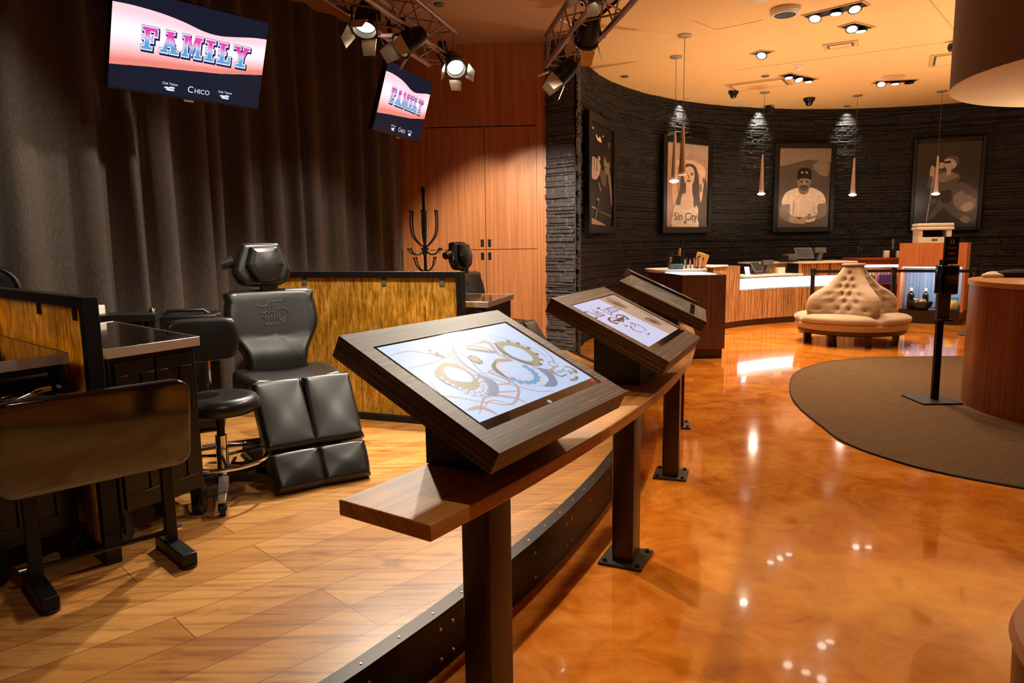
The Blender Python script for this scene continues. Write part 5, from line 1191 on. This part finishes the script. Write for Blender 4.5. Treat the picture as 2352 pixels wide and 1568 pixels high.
# things on the counters
def pos_term(C_, rot, label, z, s=1.):
    t = thing('payment_screen', label, 'point of sale screen', (*C_, z), rot, 'payment screens on the reception counter')
    mb = MB(); mb.box(-.15*s, -.012, -.1*s, .15*s, .012, .1*s, T(0, -.05, .13*s) @ RX(-32)); mb.build('screen_case', M['grey'], t, bevel=.005)
    mb = MB(); mb.box(-.13*s, -.014, -.082*s, .13*s, -.0125, .082*s, T(0, -.05, .13*s) @ RX(-32)); mb.build('screen', G['dimtan'], t)
    mb = MB(); mb.box(-.16, -.12, 0, .16, .1, .02); mb.box(-.04, -.0, .02, .04, .05, .14*s); mb.build('foot', M['grey'], t, bevel=.004); return t
def pole_disp(C_, rot, label, z):
    t = thing('customer_display', label, 'display', (*C_, z), rot, 'angled display stands on the reception counter')
    mb = MB(); mb.box(-.08, -.06, 0, .08, .06, .02); mb.add([(-.05, -.03, .02), (.05, -.03, .02), (.05, .03, .02), (-.05, .03, .02), (-.02, -.06, .17), (.07, -.06, .17), (.07, 0, .17), (-.02, 0, .17)], [(3, 2, 1, 0), (4, 5, 6, 7), (0, 1, 5, 4), (1, 2, 6, 5), (2, 3, 7, 6), (3, 0, 4, 7)]); mb.build('stand', M['grey'], t, bevel=.004)
    mb = MB(); mb.box(-.12, -.05, 0, .13, .03, .09, T(0, -.02, .15) @ RX(-12)); mb.build('head', M['grey'], t, bevel=.008); return t
t = thing('receipt_printer', 'black receipt printer at the left end of the high counter', 'printer', (5.06, 13.02, 1.078), .1)
mb = MB(); mb.box(-.13, -.1, 0, .1, .1, .13); mb.build('body', M['black_plastic'], t, bevel=.015); mb = MB(); mb.box(-.02, -.12, .03, .15, .06, .14); mb.build('front_cover', M['grey'], t, bevel=.02)
pos_term((5.38, 13.10), .15, 'tilted payment screen on the high reception counter', 1.078, 1.15); pole_disp((5.70, 13.16), .3, 'grey angled display stand at the right of the payment screen on the high counter', 1.078)
pos_term((4.33, 12.62), .75, 'tilted payment screen on the low reception counter', .875, 1.0); pole_disp((4.60, 12.78), .5, 'grey angled display stand on the low reception counter', .875)
mb = MB(); mb.box(-.07, -.05, 0, .07, .05, .11); o = tag(mb.build('card_holder', M['white'], bevel=.006), 'small white box on the low counter right of the display stand', 'box'); o.location = (4.86, 12.78, .875); o.rotation_euler.z = .2
mb = MB(); mb.box(-.05, -.006, 0, .05, .006, .15, RX(-14) @ RZ(0)); o = tag(mb.build('counter_sign', M['strip']), 'small bright white sign leaning at the left end of the low counter', 'sign'); o.location = (4.12, 12.30, .874); o.rotation_euler.z = .5
t = thing('figurine', 'small dark figurine on the counter behind the sofa top', 'figurine', (6.46, 13.2, 1.125))
mb = MB(); mb.lathe([(0, 0), (.05, 0), (.05, .02), (.025, .03), (.03, .09), (.035, .13), (.012, .15), (.03, .17), (.0, .21)], 16); mb.build('body', M['black'], t)
mb = MB(); mb.tube([(-.07, 0, .16), (-.03, 0, .13), (.03, 0, .13), (.07, 0, .16)], .009, 6); mb.build('arms', M['black'], t)
for i, (dx, h, m_, lab) in enumerate(((0, .13, 'white', 'white leaflet box left of the printer cabinet'), (.10, .15, 'black_plastic', 'dark leaflet holder left of the printer cabinet'), (.2, .12, 'white', 'white leaflet box touching the printer cabinet'))):
    mb = MB(); mb.box(-.04, -.04, 0, .04, .04, h); o = tag(mb.build('leaflet_box', M[m_], bevel=.004), lab, 'box'); x, y = pol(CC, 4.36, 82.9-1.35*i); o.location = (x, y, 1.125)
t = thing('acrylic_stand', 'tall narrow dark card stand beside the leaflet boxes', 'stand', (*pol(CC, 4.5, 80.9), 1.125), 0)
mb = MB(); mb.box(-.02, -.004, .01, .02, .004, .34); mb.build('card', M['grey'], t); mb = MB(); mb.box(-.04, -.04, 0, .04, .04, .012); mb.build('foot', M['black'], t)

# ------------------------------------------------------------------ display desk left of the reception
t = thing('display_desk', 'dark brown veneered desk with a glowing white top at the end of the rail shelf', 'desk', (2.4, 9.5, 0))
P = [(-.27, -.72), (.28, -.70), (.33, .75), (-.42, .75)]
mb = MB(); mb.prism([(x*.93, y*.94) for x, y in P], 0, .125); mb.build('plinth', M['plinth'], t)
mb = MB(); mb.prism(P, .125, 1.055); mb.build('body', M['desk_z'], t, bevel=.003)
mb = MB(); mb.prism([(-.25, -.60), (.19, -.60), (.2, .05), (-.32, .05)], 1.055, 1.062); mb.build('lit_top', M['top_glow'], t)
mb = MB(); mb.prism(smooth_poly([(-.46, .15), (-.36, .06), (.1, .06), (.26, .12), (.30, .4), (.28, .72), (-.40, .74), (-.48, .5)], 4), 1.058, 1.10); mb.build('raised_tray', M['white'], t, bevel=.008)
zt = 1.10
mb = MB(); mb.cyl((.24, -.66, 1.055), (.24, -.66, 1.064), .018, n=14); mb.build('cable_grommet', M['steel'], t)
def at(px, Y): return (px-1176)/1620*Y*1.006
t = thing('table_easel', 'tall clear and black table easel behind the bottles on the display desk', 'easel', (at(1556, 9.95), 9.95, zt))
for s in (-1, 1): mb = MB(); mb.box(-.007, -.01, 0, .007, .01, .44, T(s*.115, 0, 0) @ RY(-s*9)); mb.build('leg', M['blue_black'], t)
mb = MB(); mb.box(-.11, -.02, .09, .11, .01, .10); mb.build('ledge', M['blue_black'], t); mb = MB(); mb.box(-.06, .0, .35, .06, .006, .36); mb.build('crossbar', M['blue_black'], t)
bottle((at(1538, 9.72), 9.72, zt), 'amber', 'lotion bottle with a pump at the left of the desk items', None, .16, .026)
mb = MB(); mb.box(-.03, -.03, 0, .03, .03, .06); o = tag(mb.build('white_jar', M['cyan'], bevel=.008), 'small pale blue tub in front of the pump bottle', 'tub'); o.location = (at(1540, 9.66), 9.63, zt)
t = thing('phone_dock', 'black desk phone in a grey dock among the desk items', 'phone', (at(1555, 9.68), 9.68, zt), -.1)
mb = MB(); mb.box(-.07, -.05, 0, .07, .05, .07); mb.build('dock', M['cyan'], t, bevel=.006); mb = MB(); mb.box(-.05, -.01, .05, .05, .03, .19, RX(-8)); mb.build('handset', M['black_plastic'], t, bevel=.008)
mb = MB(); mb.cyl((0, 0, 0), (.014, .01, .28), .013, .016, 12); o = tag(mb.build('hair_brush', M['tan']), 'tan tool handle standing upright behind the desk phone', 'tool'); o.location = (at(1558, 9.86), 9.88, zt)
mb = MB(); mb.cyl((0, 0, 0), (.012, 0, .23), .007, .004, 10); o = tag(mb.build('brush', M['amber']), 'thin amber brush standing upright by the pump bottle', 'brush'); o.location = (at(1540, 9.86), 9.86, zt)
for i, (m_, h) in enumerate((('white', .13), ('grey', .15), ('white_plastic', .12), ('amber', .14), ('pink', .15), ('tan', .13), ('grey', .14), ('white', .15), ('pink', .12))):
    mb = MB(); mb.cyl((0, 0, 0), (.006*((i % 3)-1), 0, h), .009, n=10); mb.cyl((.006*((i % 3)-1), 0, h), (.006*((i % 3)-1), 0, h+.03), .0095, .007, 10, mi=1)
    o = tag(mb.build('marker_pen', [M[m_], M['black_plastic']]), 'one of the coloured pens standing upright by the gold tablet', 'pen', 'pens on the display desk'); o.location = (at(1571+5*i, 9.72), 9.70+.05*(i % 2), zt)
t = thing('gold_tablet', 'gold tablet leaning back on a stand at the right of the desk items', 'tablet', (at(1603, 9.85), 9.85, zt), -.25)
mb = MB(); mb.box(-.085, -.005, 0, .085, .005, .21, T(0, -.03, .02) @ RY(18) @ RX(-24)); mb.build('lid', M['gold'], t, bevel=.004); mb = MB(); mb.box(-.07, -.06, 0, .07, .08, .02); mb.build('foot', M['black'], t)

# ------------------------------------------------------------------ round tufted sofa
t = thing('round_sofa', 'round beige tufted sofa with a peaked buttoned centre on dark wooden legs', 'sofa', (4.88, 10.08, 0))
RA = math.radians(-88)
def rw(th): return (.5+.5*math.cos(4*(th-RA)))
n = 128
prof = [(0, .23), (.70, .22), (.735, .235), (.75, .28), (.745, .318), (.738, .325), (.755, .335), (.765, .36), (.755, .392), (.72, .412), (.62, .43), (.45, .435), (0, .435)]
mb = MB(); mb.lathe(prof, n)
for v in mb.v:
    r = math.hypot(v.x, v.y)
    if r > .3 and v.z > .33:
        g = rw(math.atan2(v.y, v.x))**40; v.z -= .03*g*(r > .6); s_ = 1-.03*g; v.x *= s_; v.y *= s_
mb.build('seat', M['sofa'], t, sharp=70)
zr = [(.40, .40, .63), (.46, .40, .65), (.52, .385, .655), (.58, .365, .65), (.64, .34, .63), (.69, .315, .59), (.74, .29, .52), (.79, .265, .43), (.84, .24, .355), (.90, .212, .295), (.96, .185, .235), (1.02, .16, .185), (1.07, .14, .15), (1.10, .128, .135), (1.105, .1, .1)]
Z = [p[0] for p in zr]
def interp(z, k):
    for i in range(len(zr)-1):
        if zr[i][0] <= z <= zr[i+1][0]:
            f = (z-zr[i][0])/(zr[i+1][0]-zr[i][0]); return zr[i][k]*(1-f)+zr[i+1][k]*f
    return zr[-1][k]
btn = []
for qd in range(4):
    mid = RA+math.radians(45)+qd*PI/2
    for row, z in enumerate((.50, .60, .70, .80, .90, .99)):
        cnt = (4, 3, 4, 3, 2, 1)[row]; spr = (.42, .30, .36, .27, .19, 0)[row]
        for c in range(cnt):
            f = (c-(cnt-1)/2)*2*spr/max(cnt-1, 1) if cnt > 1 else 0
            btn.append((mid+f*1.45, z))
def srad(th, z):
    g = rw(th)**2.2; r = interp(z, 1)*(1-g)+interp(z, 2)*g
    dmp = 0
    for b, bz in btn:
        dth = (th-b+PI) % (2*PI)-PI
        if abs(dth) < .5 and abs(z-bz) < .15:
            dd = (dth*max(r, .15))**2+(z-bz)**2; dmp = max(dmp, math.exp(-dd/.0011))
    return r-.045*dmp
mz = 64; vs = []; fs = []
for j in range(mz+1):
    z = .40+(1.105-.40)*j/mz
    for i in range(2*n): th = 2*PI*i/(2*n); r = srad(th, z); vs.append((r*math.cos(th), r*math.sin(th), z))
for j in range(mz):
    for i in range(2*n): fs.append((j*2*n+i, j*2*n+(i+1) % (2*n), (j+1)*2*n+(i+1) % (2*n), (j+1)*2*n+i))
fs.append(tuple(mz*2*n+i for i in range(2*n)))
mb = MB(); mb.add(vs, fs); bk = mb.build('tufted_back', M['sofa'], t, sharp=80, fix=False)
mb = MB()
for b, z in btn:
    r = srad(b, z); c = Vector((r*math.cos(b), r*math.sin(b), z)); o_ = Vector((math.cos(b), math.sin(b), .3)).normalized(); mb.cyl(c-o_*.004, c+o_*.006, .012, .007, 8)
mb.build('buttons', plain('sofa_button', S(150, 118, 88), .85), bk)
mb = MB(); mb.lathe([(0, 1.098), (.15, 1.098), (.158, 1.112), (.15, 1.128), (0, 1.13)], 32); mb.build('crown', M['sofa'], t)
mb = MB(); mb.lathe([(.0, .16), (.69, .16), (.71, .175), (.715, .225), (.69, .23), (0, .23)], 64); mb.build('base_ring', M['sofa_wood'], t)
for i in range(8):
    a = math.radians(-95+45*i); x, y = .62*math.cos(a), .62*math.sin(a)
    mb = MB(); mb.add([(x-.035, y-.035, .165), (x+.035, y-.035, .165), (x+.035, y+.035, .165), (x-.035, y+.035, .165), (x-.024, y-.024, 0), (x+.024, y-.024, 0), (x+.024, y+.024, 0), (x-.024, y+.024, 0)], [(0, 1, 2, 3), (7, 6, 5, 4), (0, 4, 5, 1), (1, 5, 6, 2), (2, 6, 7, 3), (3, 7, 4, 0)]); mb.build('leg', M['sofa_wood'], t, bevel=.002)

# ------------------------------------------------------------------ stanchions
ST = [(4.81, 11.27), (6.02, 11.12), (6.98, 10.62)]
for i, (x, y) in enumerate(ST):
    t = thing('belt_stanchion', ('black belt stanchion left of the round sofa', 'black belt stanchion behind the right side of the round sofa', 'black belt stanchion half hidden behind the round wooden desk')[i], 'stanchion', (x, y, 0), 0, 'belt stanchions')
    mb = MB(); mb.lathe([(0, 0), (.165, 0), (.175, .01), (.16, .022), (.04, .035), (0, .035)], 32); mb.build('base', M['black'], t)
    mb = MB(); mb.cyl((0, 0, .03), (0, 0, .93), .032, n=20); mb.build('pole', M['black'], t)
    mb = MB(); mb.lathe([(.032, .91), (.042, .93), (.044, 1.0), (.038, 1.018), (0, 1.022)], 20); mb.build('belt_head', M['black_plastic'], t)
    if i < 2:
        d = Vector((ST[i+1][0]-x, ST[i+1][1]-y, 0)); L = d.length; m_ = RZ(math.degrees(math.atan2(d.y, d.x)))
        mb = MB(); mb.box(.04, -.0015, .945, L-.045, .0015, .99, m_); mb.build('belt', M['belt'], t)

# ------------------------------------------------------------------ sanitiser stand
t = thing('sanitizer_stand', 'black floor stand with a hand sanitizer dispenser and a narrow sign', 'stand', (3.83, 6.27, 0), math.radians(-2))
mb = MB(); mb.box(-.2, -.19, .009, .15, .19, .024); mb.build('base', M['black'], t, bevel=.003)
mb = MB(); mb.box(-.028, -.02, .024, .028, .02, 1.28); mb.build('post', M['black'], t, bevel=.003)
mb = MB(); mb.prism(rrect(.17, .12, .035), .98, 1.235, T(-.01, -.08, 0)); mb.build('dispenser', M['black_gloss'], t, bevel=.012)
mb = MB(); mb.box(-.06, -.06, .76, .05, -.02, .98); mb.build('drip_guard', M['grey'], t, bevel=.004)
mb = MB(); mb.box(-.06, -.12, .745, .05, -.02, .76); mb.build('drip_tray', M['black'], t, bevel=.003)
sg = T(.035, -.045, 1.36) @ RX(0)
mb = MB(); mb.box(-.06, -.004, -.12, .06, .02, .12, sg); s_ = mb.build('sign_board', M['black'], t, bevel=.002)
mb = MB(); mats = [plain('sign_print', S(190, 180, 176), .5), plain('sign_red', S(190, 30, 40), .5)]
Q = sg @ T(0, -.0045, 0) @ PM
mb.text('SPREAD', .026, Q @ T(0, .02, 0), 0, sx=.8); mb.build('upper_lettering', mats[0], s_, fix=False); mb = MB()
mb.text('NOT GERMS', .024, Q @ T(0, -.072, 0), 0, sx=.72); mb.build('lower_lettering', mats[0], s_, fix=False); mb = MB()
for x, rx, ry in ((0, .02, .012), (-.022, .014, .006), (.022, .014, .006)): mb.flat(ell(x, -.025, rx, ry, 14), .0002+rx*.002, Q, 0)
mb.build('red_emblem', mats[1], s_, fix=False); mb = MB()
for x, y in ((-.013, .088), (0, .092), (.013, .088), (-.013, .073), (.013, .073), (-.008, .062), (.008, .062)): mb.flat(ell(x, y, .007, .006, 8), .0002+abs(x)*.002+y*.001, Q, 0)
mb.build('logo', mats[0], s_, fix=False)

# ------------------------------------------------------------------ round wooden desk on the right
DK = (5.0, 5.78)
t = thing('round_desk', 'curved cherry wood desk at the right edge standing on the brown carpet', 'desk', (DK[0], DK[1], .009))
mb = MB(); mb.arc((0, 0), .96, 1.05, 60, 222, .0, 1.05, 48)
for k, u in list(mb.uv.items()): mb.uv[k] = (u[0]*1.1, u[1])
mb.build('curved_panel', M['cherry_uv'], t)
mb = MB(); mb.prism([(1.06*math.cos(math.radians(a)), 1.06*math.sin(math.radians(a))) for a in range(60, 223, 3)]+[(.2, -.3), (.4, .6)], 1.05, 1.095); mb.build('top', M['shelf'], t, bevel=.004)
mb = MB(); mb.arc((0, 0), .93, 1.055, 222, 224, 0, 1.05, 2); mb.build('end_panel', M['plinth'], t)
mb = MB(); mb.cyl((.1, .1, 0), (.1, .1, 1.05), .12, n=24); mb.build('pedestal', M['plinth'], t)
t = thing('folded_cloth', 'crumpled black and cream cloth lying on the round wooden desk', 'cloth', (4.60, 6.46, 1.104), -.3)
mb = MB(); mb.pillow(smooth_poly([(-.16, -.05), (.05, -.08), (.2, -.06), (.24, .02), (.16, .08), (-.05, .06), (-.18, .03)], 4), 0, .05, None, 0, .03, .025); mb.build('black_fold', M['belt'], t)
mb = MB(); mb.pillow(smooth_poly([(-.26, -.04), (-.12, -.08), (-.08, .02), (-.14, .06), (-.24, .02)], 4), .0, .035, None, 0, .02, .02); mb.build('cream_fold', M['white'], t)
# dark round bench cut by the right edge
t = thing('round_bench', 'dark round bench with a tan top cut off by the lower right edge', 'bench', (1.75, 1.49, 0))
mb = MB(); mb.lathe([(0, .0), (.47, 0), (.49, .04), (.50, .40), (0, .40)], 64); mb.build('drum_base', M['sofa_wood'], t)
mb = MB(); mb.lathe([(0, .40), (.50, .40), (.51, .42), (.50, .45), (.47, .46), (0, .46)], 64); mb.build('top', plain('tan_leather', S(176, 120, 84), .4), t)
